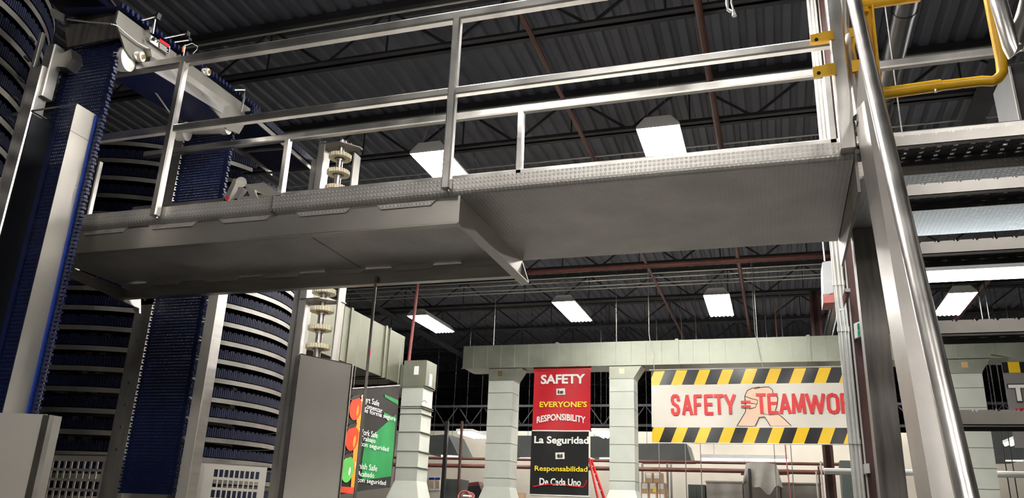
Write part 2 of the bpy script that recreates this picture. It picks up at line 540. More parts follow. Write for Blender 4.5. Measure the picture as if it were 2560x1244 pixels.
# ================================================================== WALKWAY
YF, YB, ZT, ZU = 3.95, 5.20, 3.472, 3.372
wk = thing('elevated_walkway', 'stainless steel elevated walkway of tread plate with square-tube railings crossing the picture', 'walkway', (-1.6, 4.6, ZU))


def deck(x0, x1):
    pr = [(YF, ZT)]
    for i in range(5):
        a = PI + i * PI / 8
        pr.append((YF + 0.035 + 0.035 * math.cos(a), ZU + 0.035 + 0.035 * math.sin(a)))
    pr += [(YB, ZU), (YB, ZT)]
    return MB().prism([(x0, y, z) for y, z in pr], (x1 - x0, 0, 0))


for x0, x1 in ((-5.2, -2.905), (-2.900, 0.462)):
    o = deck(x0, x1).build('deck_plate', 'deck', wk)
MB().box(-2.91, -2.895, YF - 0.003, YB, ZU - 0.002, ZT + 0.002).build('weld_seam', 'steel_dull', wk)
# front and rear channel beams under the left half
b = MB().box(-5.15, -1.66, 4.000, 4.010, 3.222, 3.362).box(-5.15, -1.66, 4.000, 4.05, 3.215, 3.224)
b.build('front_beam', 'steel_panel', wk)
b = MB().box(-5.15, -1.66, 5.15, 5.16, 3.235, 3.362).box(-5.15, -1.66, 5.10, 5.16, 3.228, 3.237)
b.build('rear_beam', 'steel', wk)
tabs = []
xx = -5.0
while xx < -1.75:
    MB().prism([(xx, 3.990, 3.374), (xx + 0.40, 3.990, 3.374), (xx + 0.36, 3.990, 3.338), (xx + 0.04, 3.990, 3.338)], (0, 0.009, 0)).build('weld_tab', 'deck', wk)
    MB().prism([(xx + 0.1, 5.138, 3.374), (xx + 0.46, 5.138, 3.374), (xx + 0.42, 5.138, 3.335), (xx + 0.14, 5.138, 3.335)], (0, 0.009, 0)).build('weld_tab', 'deck', wk)
    xx += 0.56
# cross plate at the step between both halves
b = MB().prism([(-1.655, 3.965, 3.371), (-1.655, 3.965, 3.205), (-1.655, 4.02, 3.195), (-1.655, 5.20, 3.215), (-1.655, 5.20, 3.371)], (0.012, 0, 0))
b.prism([(-1.655, 4.02, 3.195), (-1.655, 5.24, 3.195), (-1.585, 5.18, 3.195), (-1.585, 4.10, 3.195)], (0, 0, 0.008))
b.prism([(-1.655, 5.195, 3.371), (-1.655, 5.195, 3.205), (-1.59, 5.195, 3.205), (-1.645, 5.195, 3.371)], (0, 0.008, 0))
b.build('cross_plate', 'steel_panel', wk)
# left end bracket and hanger bars
MB().prism([tuple(at(160, 662, Y=4.3)), tuple(at(170, 692, Y=4.3)), tuple(at(348, 772, Y=5.42)), tuple(at(345, 735, Y=5.42))], (0.01, 0, 0)).build('end_bracket', 'steel_dull', wk)
MB().prism([tuple(at(333, 742, Y=5.43)), tuple(at(333, 775, Y=5.43)), tuple(at(348, 782, Y=5.43)), tuple(at(348, 742, Y=5.43))], (0, 0.02, 0)).build('bolted_tab', 'steel', wk)

RW = 0.052
fr = MB().build if False else None
# front railing
YR = 3.915
front = MB().rtube((-4.95, YR, 4.555), (0.44, YR, 4.555), RW + 0.012, (0, 0, 1)).build('top_rail', 'steel_rail', wk)
MB().rtube((-4.95, YR, 4.025), (0.44, YR, 4.025), RW, (0, 0, 1)).build('middle_rail', 'steel_rail', wk)
for px_, py_ in ((393, 520), (1117, 470)):
    q = at(px_, py_, Y=YR)
    MB().rtube((q.x, YR - 0.008, 3.395), (q.x, YR - 0.008, 4.53), RW, (0, 1, 0)).build('railing_post', 'steel_rail', wk)
    MB().cyl((q.x + 0.012, YR - 0.0, 3.38), (q.x + 0.012, YR - 0.0, 3.395), 0.008, n=8).build('bolt', 'steel', wk)
MB().rtube((0.437, YR - 0.005, 3.40), (0.437, YR - 0.005, 5.1), 0.075, (0, 1, 0), 0.1).build('end_post', 'steel_rail', wk)
# rear railing
MB().rtube((-5.2, YB - 0.03, 4.575), (1.9, YB - 0.03, 4.575), RW + 0.006).build('top_rail', 'steel_rail', wk)
MB().rtube((-5.2, YB - 0.03, 4.045), (1.9, YB - 0.03, 4.045), RW).build('middle_rail', 'steel_rail', wk)
for px_, py_ in ((232, 480), (707, 455), (1299, 400), (2078, 300)):
    q = at(px_, py_, Y=YB - 0.03)
    MB().rtube((q.x, YB - 0.03, 3.44), (q.x, YB - 0.03, 4.56), RW, (0, 1, 0)).build('railing_post', 'steel_rail', wk)

# landing at the head of the stair, part of the walkway
MB().box(0.50, 1.95, 4.22, YB, ZU, ZT).build('landing_plate', 'deck', wk)


def grip_plank(x0, x1, yf, zt, name, parent, depth=0.22, holes=True):
    """front nosing with a serrated top edge and a pierced pan behind it"""
    b = MB()
    pts = [(x0, yf, zt - 0.058), (x1, yf, zt - 0.058)]
    top = []
    xx = x1
    while xx > x0 + 0.075:
        top += [(xx, yf, zt), (xx - 0.050, yf, zt), (xx - 0.058, yf, zt - 0.008), (xx - 0.066, yf, zt + 0.004), (xx - 0.070, yf, zt - 0.006)]
        xx -= 0.075
    top.append((x0, yf, zt))
    b.prism(pts + top, (0, 0.004, 0))
    b.prism([(x0, yf, zt - 0.058), (x1, yf, zt - 0.058), (x1, yf + 0.03, zt - 0.060), (x0, yf + 0.03, zt - 0.060)], (0, 0, 0.004))
    b.build(name, 'stringer', parent)
    pan = MB()
    rows = 4
    for r in range(rows + 1):
        yy = yf + 0.03 + (depth - 0.03) * r / rows
        pan.box(x0, x1, yy - 0.0165, yy + 0.0165, zt - 0.022, zt - 0.018)
    xx = x0 + 0.01
    while xx < x1:
        pan.box(xx - 0.028, xx + 0.028, yf + 0.03, yf + depth, zt - 0.021, zt - 0.0185)
        xx += 0.075
    pan.box(x0, x1, yf + depth - 0.004, yf + depth, zt - 0.058, zt)
    xx = x0 + 0.04
    while xx < x1:
        for r in range(3):
            yy = yf + 0.055 + r * 0.055
            pan.tube([(xx + 0.018 * math.cos(a), yy + 0.012 * math.sin(a), zt - 0.024) for a in (0.2, 0.9, 1.6, 2.3, 3.0)], 0.0035, 5)
        xx += 0.075
    pan.build('pierced_pan', 'pan', parent)
    return parent


grip_plank(0.60, 1.95, YF, ZT, 'landing_nosing', wk, depth=0.25)

# ================================================================== STAIR
st = thing('ship_stair', 'steep steel stair with pierced treads and round handrail at the right', 'stair', (0.9, 3.3, 0.0))


def stringer(x0, x1, name='stringer'):
    # side profile in Y-Z, running from the landing down toward the camera
    def yfar(z):
        return 3.915 - (3.55 - z) * 0.292
    return MB().prism([(x0, yfar(3.62), 3.62), (x0, yfar(-0.02) , 0.0), (x0, yfar(-0.02) - 0.27, 0.0), (x0, yfar(3.50) - 0.36, 3.47)], (x1 - x0, 0, 0)).build(name, 'stringer', st)


stringer(0.483, 0.565)
stringer(1.62, 1.70)
for k in range(1, 8):
    zt = [3.16, 2.835, 2.45, 2.07, 1.70, 1.33, 0.96][k - 1]
    yf = 3.95 - 0.12 * k
    tr = MB().box(0.566, 0.60, yf + 0.02, yf + 0.18, zt - 0.05, zt - 0.02).build('stair_tread', 'steel_dull', st)
    grip_plank(0.60, 1.62, yf, zt, 'tread_nosing', tr, depth=0.20)
# handrails
h0, h1 = at(2135, 0, X=0.515), at(2408, 1200, X=0.515)
hd = h1 - h0
MB().tube([tuple(h0 - hd * 0.15), tuple(h0), tuple(h1), tuple(h1 + hd * ((h1.z - 0.55) / (h0.z - h1.z)))], 0.033, 18).build('handrail', 'steel_rail', st, True)
# right handrail with its bent end
q0, q1, q2 = at(2490, -20, Y=3.75), at(2532, 130, Y=3.72), at(2562, 30, Y=3.78)
MB().tube([tuple(q0 + Vector((0, 0.2, 0.6))), tuple(q0), tuple(q0.lerp(q1, 0.9)), tuple(q1), tuple(q1.lerp(q2, 0.12)), tuple(q2), tuple(q2 + (q2 - q1) * 1.5)], 0.036, 14).build('handrail', 'steel_rail', st, True)
# stub posts that carry the left handrail
q = at(2131, 105, Y=3.95)
MB().tube([tuple(at(2128, 92, Y=3.97)), tuple(at(2124, 130, Y=3.95)), tuple(at(2150, 292, Y=3.86))], 0.033, 14).build('handrail_post', 'steel_rail', st, True)
MB().tube([tuple(at(2108, -60, Y=4.0)), tuple(at(2113, 158, Y=3.98))], 0.030, 14).build('handrail_post', 'steel_rail', st, True)


def bracket(pts, y0, dx, m='steel_dull'):
    MB().prism([tuple(at(x, y, Y=y0)) for x, y in pts], (0, dx, 0)).build('handrail_bracket', m, st)


bracket([(2147, 165), (2162, 140), (2175, 305), (2143, 303)], 3.80, 0.06)
bracket([(2331, 960), (2352, 1000), (2350, 1112), (2308, 1110)], 3.20, 0.05)
bracket([(2308, 1114), (2352, 1112), (2385, 1244), (2330, 1244)], 3.12, 0.02, 'stringer')
bracket([(2214, 476), (2222, 474), (2226, 500), (2218, 502)], 3.45, 0.05)
bracket([(2248, 628), (2257, 626), (2260, 655), (2252, 657)], 3.38, 0.05)

# ================================================================== SAFETY GATE
g = thing('safety_gate', 'yellow swing safety gate closing the head of the stair', 'gate', (0.8, 3.9, 3.65))
GY = 3.86


def gp(x, y, yy=GY):
    return tuple(at(x, y, Y=yy))


c1, c2, c3 = Vector(gp(2481, 203)), Vector(gp(2506, 182)), Vector(gp(2503, 150))
path = [Vector(gp(2205, 233)), Vector(gp(2360, 213)), Vector(gp(2455, 202)), c1, Vector(gp(2495, 196)), c2, c3, Vector(gp(2472, -8)), Vector(gp(2462, -60))]
MB().tube(path, 0.025, 14).build('gate_frame', 'yellow', g, True)
MB().tube([gp(2203, 234), gp(2352, 213)], 0.030, 14).build('outer_sleeve', 'yellow', g, True)
MB().tube([gp(2150, 14), gp(2230, 2), gp(2300, -8)], 0.025, 14).build('top_arm', 'yellow', g, True)
MB().prism([gp(2150, 14), gp(2178, 8), gp(2202, 240), gp(2186, 215)], (0, 0.05, 0)).build('hinge_upright', 'yellow', g)
MB().prism([gp(2178, 8, GY - 0.02), gp(2183, 8, GY - 0.02), gp(2206, 226, GY - 0.02), gp(2200, 240, GY - 0.02)], (0, 0.09, 0)).build('upright_flange', 'yellow', g)
MB().prism([gp(2150, 26), gp(2168, 24), gp(2170, 36), gp(2152, 38)], (0, -0.03, 0)).build('hinge_stop', 'yellow', g)
for pts in ([(2025, 90), (2082, 78), (2086, 100), (2027, 108)], [(2031, 170), (2088, 159), (2091, 187), (2034, 197)]):
    pl = MB().prism([gp(*p, 3.872) for p in pts], (0, -0.012, 0)).build('hinge_plate', 'yellow', g)
    cx_, cy_ = pts[0][0] + 16, (pts[0][1] + pts[2][1]) / 2 + 4
    MB().cyl(gp(cx_, cy_, 3.862), gp(cx_, cy_, 3.855), 0.010, n=8).build('bolt_head', 'black', pl)
    MB().prism([gp(pts[1][0] + 40, pts[1][1] - 8, 3.87), gp(pts[1][0] + 90, pts[1][1] - 14, 3.87), gp(pts[2][0] + 90, pts[2][1] - 14, 3.87), gp(pts[2][0] + 40, pts[2][1] - 8, 3.87)], (0, 0.01, 0)).build('hinge_strap', 'yellow', pl)
MB().cyl(gp(2339, 224, GY - 0.02), gp(2339, 230, GY - 0.02), 0.009, n=8).build('adjusting_bolt', 'steel', g)

# hook hanging into the picture at the top
hk = thing('hanging_hook', 'small chrome hook and swivel hanging at the top edge left of the stair', 'hook', tuple(at(1828, 20, Y=4.4)))
MB().tube([tuple(at(x, y, Y=4.4)) for x, y in ((1818, -300), (1818, 10), (1820, 24), (1828, 29))], 0.010, 10).build('hook_body', 'steel', hk, True)
MB().tube([tuple(at(x, y, Y=4.38)) for x, y in ((1830, -300), (1829, 8), (1834, 26))], 0.006, 10).build('cord', 'steel', hk, True)
MB().cyl(at(1834, 26, Y=4.38), at(1836, 40, Y=4.38), 0.009, 0.015, n=10).build('swivel', 'steel', hk, True)

# ================================================================== COLUMNS AND CONDUITS BY THE STAIR
b = MB().box(0.530, 0.668, 4.98, 5.12, 0, 3.37)
o = b.build('support_column', 'raw_column')
tag(o, 'raw dark steel tube column under the right end of the walkway', 'column')
t = thing('clip_angle', 'dark steel end plate joining the walkway deck to the stair head', 'plate', (0.49, 4.2, 3.3))
MB().box(0.466, 0.480, 3.97, 5.19, 3.20, 3.47).build('end_plate', 'steel_dull', t)
MB().cyl(at(2143, 378, Y=3.9), at(2143, 378, Y=3.885), 0.012, n=8).build('bolt', 'steel', t)

t = thing('building_column', 'brown painted wide-flange building column behind the walkway', 'column', (0.62, 6.3, 0))
MB().box(0.555, 0.665, 6.20, 6.22, 0, 6.6).build('near_flange', 'brown', t)
MB().box(0.603, 0.617, 6.22, 6.40, 0, 6.6).build('web_plate', 'brown', t)
MB().box(0.555, 0.665, 6.40, 6.42, 0, 6.6).build('far_flange', 'brown', t)
for i, (cx_, r_, lab) in enumerate(((0.502, 0.016, 'leftmost'), (0.530, 0.014, 'second'), (0.553, 0.010, 'third'))):
    t = thing('conduit_riser', 'vertical bright metal conduit on the brown column, %s of three' % lab, 'conduit', (cx_, 6.16, 0), 'conduit risers')
    MB().cyl((cx_, 6.16, 0.0), (cx_, 6.16, 6.5), r_, n=12).build('conduit_pipe', 'conduit', t, True)
    for zz in (2.2, 3.0, 3.35):
        MB().cyl((cx_, 6.16, zz), (cx_, 6.16, zz + 0.035), r_ + 0.004, n=12).build('coupling', 'conduit', t, True)
for i, (px_, lab) in enumerate(((2137, 'left'), (2163, 'right'))):
    q = at(px_, 900, Y=6.19)
    pipe('thin_riser', [(q.x, 6.192, 0), (q.x, 6.192, 6.5)], 0.007, 'conduit', 'thin %s riser running down the brown column face' % lab, 'conduit')
t = thing('strut_arm', 'small brown strut channel arm propping the conduits, seen end on', 'bracket', tuple(at(2120, 740, Y=6.18)))
MB().beam(at(2107, 775, Y=6.18), at(2119, 724, Y=6.14), 0.03, 0.03).build('channel', 'brown', t)
MB().beam(at(2119, 730, Y=6.12), at(2119, 722, Y=6.12), 0.034, 0.03, (0, 1, 0)).build('channel_end', 'steel_dull', t)
MB().beam(at(2103, 700, Y=6.18), at(2112, 608, Y=6.18), 0.014, 0.014).build('diagonal_strut', 'steel_dull', t)
MB().cyl(at(2096, 776, Y=6.16), at(2110, 774, Y=6.16), 0.013, n=10).build('strut_clamp', 'conduit', t)
t = thing('exit_sign_box', 'small white box with a green printed face beside the raw column', 'sign', tuple(at(2143, 845, Y=6.14)))
q = [tuple(at(x, y, Y=6.14)) for x, y in ((2135, 808), (2149, 803), (2152, 840), (2138, 845))]
MB().prism(q, (0, 0.06, 0)).build('sign_case', 'white', t)
MB().prism([tuple(at(x, y, Y=6.135)) for x, y in ((2143, 809), (2148, 806), (2150, 822), (2144, 825))], (0, 0.004, 0)).build('green_print', 'exitgreen', t)
MB().prism([tuple(at(x, y, Y=6.135)) for x, y in ((2144, 828), (2150, 824), (2151, 838), (2145, 841))], (0, 0.004, 0)).build('green_print', 'exitgreen', t)
t = thing('junction_box', 'small grey electrical junction box on the brown column near the bottom edge', 'electrical box', tuple(at(2168, 1185, Y=6.14)))
MB().prism([tuple(at(x, y, Y=6.14)) for x, y in ((2159, 1159), (2173, 1157), (2176, 1182), (2162, 1184))], (0, 0.06, 0)).build('box_body', 'grey', t)
MB().prism([tuple(at(x, y, Y=6.134)) for x, y in ((2160, 1160), (2172, 1158), (2175, 1181), (2163, 1183))], (0, 0.006, 0)).build('box_cover', 'conduit', t)

# heater / speaker box hanging beyond
t = thing('unit_heater', 'white and red hanging box beyond the walkway left of the conduits', 'heater', tuple(at(2070, 755, Y=11.5)))
MB().prism([tuple(at(x, y, Y=11.5)) for x, y in ((2056, 655), (2084, 650), (2086, 732), (2058, 736))], (0, 0.5, 0)).build('box_body', 'grey', t)
MB().prism([tuple(at(x, y, Y=11.48)) for x, y in ((2057, 705), (2083, 702), (2083, 736), (2060, 740))], (0, 0.02, 0)).build('white_panel', 'grey', t)
MB().prism([tuple(at(x, y, Y=11.48)) for x, y in ((2057, 735), (2086, 731), (2086, 755), (2058, 757))], (0, 0.4, 0)).build('red_base', 'pinkpipe', t)
MB().cyl(at(2062, 652, Y=11.7), Vector((at(2062, 652, Y=11.7).x, 11.7, 7.3)), 0.012, n=8).build('hanger_rod', 'steel_dull', t)

# strip lamp seen through the stair
t = thing('strip_lamp', 'long cool-white strip lamp behind the stair treads', 'strip lamp', (1.5, 5.7, 3.2))
qa, qb = at(2262, 694, Y=5.7), at(2570, 681, Y=5.7)
zc = (qa.z + qb.z) / 2
MB().box(0.88, 2.1, 5.66, 5.74, zc + 0.030, zc + 0.08).build('lamp_housing', 'grey', t)
MB().box(0.90, 2.1, 5.67, 5.73, zc - 0.030, zc + 0.029).build('lit_diffuser', 'tube_cool', t)
for xx in (1.0, 2.0):
    MB().cyl((xx, 5.7, zc + 0.07), (xx, 5.7, 7.33), 0.005, n=6).build('hanger_rod', 'steel_dull', t)

# round duct and cabinet at top right
q0, q1 = at(2262, 20, Z=6.2), at(2215, 215, Z=6.2)
t = thing('round_duct', 'shiny round spiral duct running away under the roof behind the gate', 'duct', (q0.x, q0.y, 6.1))
MB().cyl((q0.x, q0.y - 0.5, 6.2), (q0.x, 22, 6.2), 0.11, n=24).build('duct_pipe', 'chrome', t, True)
yy = q0.y
for k in range(6):
    MB().cyl((q0.x, yy + k * 1.6, 6.2), (q0.x, yy + k * 1.6 + 0.05, 6.2), 0.116, n=24).build('duct_band', 'chrome', t, True)
t = thing('dark_locker', 'dark steel cabinet on the landing at the right edge', 'cabinet', (2.1, 5.6, ZT))
MB().prism([tuple(at(x, y, Y=5.35)) for x, y in ((2519, 160), (2600, 150), (2620, 296), (2549, 302))], (0, 0.4, 0)).build('cabinet_body', 'black', t)
MB().prism([tuple(at(x, y, Y=5.34)) for x, y in ((2521, 165), (2526, 165), (2555, 300), (2549, 301))], (0, 0.01, 0)).build('cabinet_edge', 'steel_dull', t)

# ================================================================== SPIRAL CONVEYORS
SP_R, PITCH_T, SZ0 = 1.60, 0.19, 2.774
SP1 = Vector((-6.70, 7.20, 0))


def make_spiral(c, label, klo, khi, group):
    t = thing('spiral_conveyor', label, 'spiral conveyor', (c.x, c.y, 0), group)
    N = 72
    n0, n1 = int(klo * N), int(khi * N)

    def P(i, r, dz):
        a = 2 * PI * i / N - PI / 2
        return (c.x + r * math.cos(a), c.y + r * math.sin(a), SZ0 + PITCH_T * i / N + dz)

    def sweep(prof, name, m, smooth=False):
        b = MB()
        k = len(prof)
        vs = [P(i, r, dz) for i in range(n0, n1 + 1) for r, dz in prof]
        fs = []
        for i in range(n1 - n0):
            fs += [(i * k + j, (i + 1) * k + j, (i + 1) * k + (j + 1) % k, i * k + (j + 1) % k) for j in range(k)]
        fs += [tuple(range(k)), tuple(range((n1 - n0) * k, (n1 - n0 + 1) * k))[::-1]]
        b.add(vs, fs)
        return b.build(name, m, t)
    R = SP_R
    sweep([(R - 0.006, -0.024), (R, -0.024), (R, 0.020), (R - 0.006, 0.020)], 'outer_guard_rail', 'band')
    sweep([(R - 0.52, 0.000), (R - 0.51, 0.000), (R - 0.51, 0.03), (R - 0.52, 0.03)], 'inner_rail', 'steel_dull')
    be = sweep([(R - 0.50, 0.052), (R - 0.012, 0.052), (R - 0.012, 0.076), (R - 0.50, 0.076)], 'slat_belt', 'belt_dark')
    teeth = MB()
    per = 420
    for i in range(int(klo * per), int(khi * per)):
        a = 2 * PI * i / per - PI / 2
        z = SZ0 + PITCH_T * i / per + 0.028
        ca, sa = math.cos(a), math.sin(a)
        h = 0.090 if i % 3 else 0.076
        w = 0.0085
        q = []
        for rr in (R - 0.03, R + 0.006):
            for s in (-1, 1):
                q.append((c.x + rr * ca - s * w * sa, c.y + rr * sa + s * w * ca))
        vs = [(q[0][0], q[0][1], z), (q[1][0], q[1][1], z), (q[3][0], q[3][1], z), (q[2][0], q[2][1], z)]
        teeth.add(vs + [(x, y, zz + h) for x, y, zz in vs], [(3, 2, 1, 0), (4, 5, 6, 7), (0, 1, 5, 4), (1, 2, 6, 5), (2, 3, 7, 6), (3, 0, 4, 7)])
    o = teeth.build('belt_edge_teeth', 'belt_dark', be)
    o['kind'] = 'stuff'
    zt = SZ0 + PITCH_T * khi
    MB().cyl((c.x, c.y, 0), (c.x, c.y, zt + 0.1), 0.35, n=24).build('centre_drum', 'steel_dull', t, True)
    for k in range(6):
        a = PI / 6 + k * PI / 3 + 0.35
        x, y = c.x + 1.02 * math.cos(a), c.y + 1.02 * math.sin(a)
        MB().box(x - 0.04, x + 0.04, y - 0.04, y + 0.04, 0, zt).build('inner_post', 'steel_dull', t)
    return t


make_spiral(SP1, 'tall spiral conveyor with navy belt tiers behind the left end of the walkway', -10.0, 12.2, 'spiral conveyors')
make_spiral(Vector((-6.55, 3.05, 0)), 'nearer spiral conveyor with navy belt tiers cut off by the top left corner', -4.0, 15.5, 'spiral conveyors')

# uprights carrying the far spiral
t = thing('spiral_frame_post', 'stainless angle post with bolts between the front and rear belt lifts', 'post', (-5.28, 5.55, 0))
MB().prism([tuple(at(345, 740, Y=5.56)), tuple(at(385, 740, Y=5.56)), (at(385, 740, Y=5.56).x, 5.56, 0.0), (at(345, 740, Y=5.56).x, 5.56, 0.0)], (0, 0.012, 0)).build('front_flange', 'angle', t)
xa, xb = at(347, 740, Y=5.56).x, at(385, 740, Y=5.56).x
MB().box(xa, xb, 5.56, 5.572, 3.3, 4.95).build('front_flange', 'angle', t)
MB().box(xb - 0.012, xb, 5.572, 5.66, 0, 4.95).build('side_flange', 'steel', t)
z = 2.05
while z < 4.9:
    MB().cyl(((xa + xb) / 2, 5.56, z), ((xa + xb) / 2, 5.552, z), 0.011, n=10).build('bolt_head', 'steel', t)
    z += 0.185
xr0, xr1 = at(722, 900, Y=6.62).x, at(745, 740, Y=6.62).x
t = thing('spiral_frame_post', 'stainless post at the right edge of the far spiral beside the sprocket shaft', 'post', (xr0, 6.6, 0))
MB().box(xr0 - 0.035, xr0 + 0.075, 6.62, 6.635, 0, 5.12).build('front_flange', 'angle', t)
MB().box(xr0 + 0.063, xr0 + 0.075, 6.635, 6.72, 0, 5.12).build('side_flange', 'steel', t)

# ================================================================== SPROCKET DRIVE SHAFT
sx, sy = -4.165, 6.70
t = thing('sprocket_shaft', 'vertical drive shaft stacked with cream toothed sprockets in a stainless frame', 'drive shaft', (sx, sy, 2.9))
MB().cyl((sx, sy, 2.2), (sx, sy, 5.33), 0.034, n=16).build('shaft', 'steel', t, True)
z = 3.13
while z < 5.25:
    sp = MB().gear((sx, sy, z), 0.118, 0.042, 26, 0.062).build('sprocket', 'cream', t)
    MB().cyl((sx, sy, z - 0.016), (sx, sy, z + 0.016), 0.064, n=20).build('hub_flange', 'steel_dull', sp, True)
    MB().cyl((sx, sy, z - 0.05), (sx, sy, z - 0.016), 0.042, n=16).build('collar', 'steel', sp, True)
    z += 0.184
b = MB().box(sx - 0.20, sx - 0.185, sy - 0.10, sy + 0.10, 1.0, 5.30).box(sx - 0.20, sx - 0.13, sy - 0.115, sy - 0.10, 1.0, 5.30)
b.build('left_channel', 'angle', t)
b = MB().box(sx + 0.165, sx + 0.18, sy - 0.02, sy + 0.12, 1.0, 5.18).box(sx + 0.12, sx + 0.18, sy + 0.11, sy + 0.12, 1.0, 5.18)
b.build('right_channel', 'angle', t)
MB().prism([(sx - 0.19, sy - 0.12, 5.27), (sx + 0.05, sy - 0.12, 5.27), (sx + 0.19, sy + 0.06, 5.27), (sx + 0.19, sy + 0.12, 5.27), (sx - 0.19, sy + 0.12, 5.27)], (0, 0, 0.012)).build('top_bearing_plate', 'steel_dull', t)
MB().cyl((sx, sy, 5.28), (sx, sy, 5.34), 0.05, n=16).build('top_bearing', 'steel', t, True)
MB().prism([(sx - 0.19, sy - 0.12, 3.585), (sx + 0.03, sy - 0.12, 3.585), (sx + 0.19, sy + 0.05, 3.585), (sx + 0.19, sy + 0.12, 3.585), (sx - 0.19, sy + 0.12, 3.585)], (0, 0, 0.010)).build('middle_bearing_plate', 'steel', t)
for s in (0.02, 0.10):
    MB().cyl((sx + s, sy - 0.08 + s, 5.28), (sx + s, sy - 0.08 + s, 5.31), 0.012, n=8).build('bolt', 'steel', t)
# guard box over the lower shaft
t = thing('shaft_guard', 'tall stainless guard cabinet below the cream sprockets', 'guard cabinet', (-3.9, 6.4, 0))
g1, g2 = at(752, 885, Y=6.45), at(880, 912, Y=6.30)
g0 = at(722, 905, Y=6.75)
MB().prism([(g1.x, g1.y, 0.2), (g2.x, g2.y, 0.2), (g2.x, g2.y, g2.z), (g1.x, g1.y, g1.z)], (0, 0.012, 0)).build('front_panel', 'guard', t)
MB().prism([(g0.x, g0.y, 0.2), (g1.x, g1.y, 0.2), (g1.x, g1.y, g1.z), (g0.x, g0.y, g1.z)], (0.006, 0.006, 0)).build('left_panel', 'steel', t)
MB().prism([(g1.x, g1.y, g1.z), (g2.x, g2.y, g2.z), (g2.x, g2.y + 0.04, g2.z), (g1.x + 0.1, g1.y + 0.2, g1.z), (g0.x, g0.y, g1.z)], (0, 0, 0.008)).build('top_cover', 'steel', t)
MB().prism([(g2.x - 0.008, g2.y, 0.2), (g2.x, g2.y, 0.2), (g2.x, g2.y, g2.z), (g2.x - 0.008, g2.y, g2.z)], (0, 0.03, 0)).build('right_lip', 'steel', t)
for zz in (2.85, 2.5, 2.1, 1.75):
    MB().box(g0.x - 0.02, g0.x + 0.01, g0.y - 0.02, g0.y, zz, zz + 0.06).build('hinge', 'steel_dull', t)


# ================================================================== FLAT BELT LIFTS
def slat_belt(x0, x1, y, z0, z1, name, parent, m='belt', pitch=0.0265, depth=0.009, tooth=0.020, bar=0.40, fill=0.52):
    """hinged plastic belt hanging vertically: rows of links with open slots, knobs down both edges"""
    b = MB()
    z = z0
    nf = int((x1 - x0) / 0.0155)
    st = (x1 - x0) / nf
    while z < z1:
        b.box(x0, x1, y, y + depth, z, z + pitch * bar)
        for i in range(nf):
            xx = x0 + i * st
            b.box(xx, xx + st * fill, y + 0.002, y + depth - 0.002, z + pitch * bar, z + pitch)
        z += pitch
    o = b.build(name, m, parent)
    e = MB()
    z = z0
    k = 0
    while z < z1:
        for s, xe in ((-1, x0), (1, x1)):
            lx = sorted((xe - s * 0.015, xe + s * tooth * (1.0 if k % 2 else 0.55)))
            e.box(lx[0], lx[1], y - 0.010, y + depth + 0.012, z, z + pitch * 0.6)
            e.box(min(xe - s * 0.03, xe), max(xe - s * 0.03, xe), y - 0.006, y + depth, z + pitch * 0.5, z + pitch)
        z += pitch
        k += 1
    eo = e.build('belt_edge_teeth', m, o)
    eo['kind'] = 'stuff'
    return o


# ---- front lift
YL = 3.70
xl, xr = at(160, 200, Y=YL).x, at(289, 200, Y=YL).x
t = thing('front_belt_lift', 'nearest vertical navy belt running in a tall stainless channel at the left', 'belt lift', (-4.45, YL, 0))
ztop = at(243, 287, Y=YL).z
xpl = at(240, 290, Y=YL).x
xle = at(47, 277, Y=YL - 0.17).x
slat_belt(xpl - 0.395, xpl + 0.040, YL + 0.012, 1.2, at(300, 100, Y=YL).z, 'slat_belt', t)
MB().box(xpl - 0.004, xpl, YL - 0.165, YL, 1.0, ztop).build('right_side_plate', 'steel_panel', t)
MB().box(xpl, xpl + 0.012, YL - 0.012, YL + 0.006, 1.0, ztop - 0.01).build('blue_wear_strip', 'wear', t)
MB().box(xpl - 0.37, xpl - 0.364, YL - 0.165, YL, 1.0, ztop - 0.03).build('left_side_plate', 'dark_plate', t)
MB().box(xpl - 0.363, xpl - 0.325, YL - 0.004, YL + 0.005, 1.0, ztop - 0.05).build('blue_guide_strip', 'belt', t)
MB().box(xpl - 0.33, xpl - 0.03, YL + 0.09, YL + 0.096, 1.0, ztop - 0.3).build('back_sheet', 'steel_panel', t)
MB().box(xpl - 0.55, xpl, YL - 0.165, YL - 0.160, ztop - 0.012, ztop).build('top_strap', 'steel', t)
MB().box(xpl - 0.55, xpl - 0.37, YL - 0.165, YL - 0.05, ztop - 0.010, ztop - 0.004).build('strap_tab', 'steel', t)
MB().box(xpl - 0.004, xpl + 0.002, YL - 0.165, YL, ztop - 0.20, ztop - 0.195).build('plate_joint', 'steel_dull', t)
# guard panel covering its foot
t = thing('lift_foot_guard', 'stainless guard panel at the bottom left corner below the front belt lift', 'guard panel', (-3.8, 3.2, 0))
a0, a1 = at(-120, 1002, Y=3.3), at(116, 1035, Y=3.3)
MB().prism([(a0.x, 3.3, 0.1), (a1.x, 3.3, 0.1), tuple(a1), (a0.x, 3.3, a1.z + 0.02)], (0, 0.01, 0)).build('front_sheet', 'guard', t)
MB().box(a1.x, a1.x + 0.045, 3.28, 3.31, 0.1, a1.z - 0.005).build('edge_channel', 'steel_rail', t)
MB().box(a1.x + 0.038, a1.x + 0.045, 3.31, 3.36, 0.1, a1.z - 0.005).build('side_lip', 'steel_panel', t)

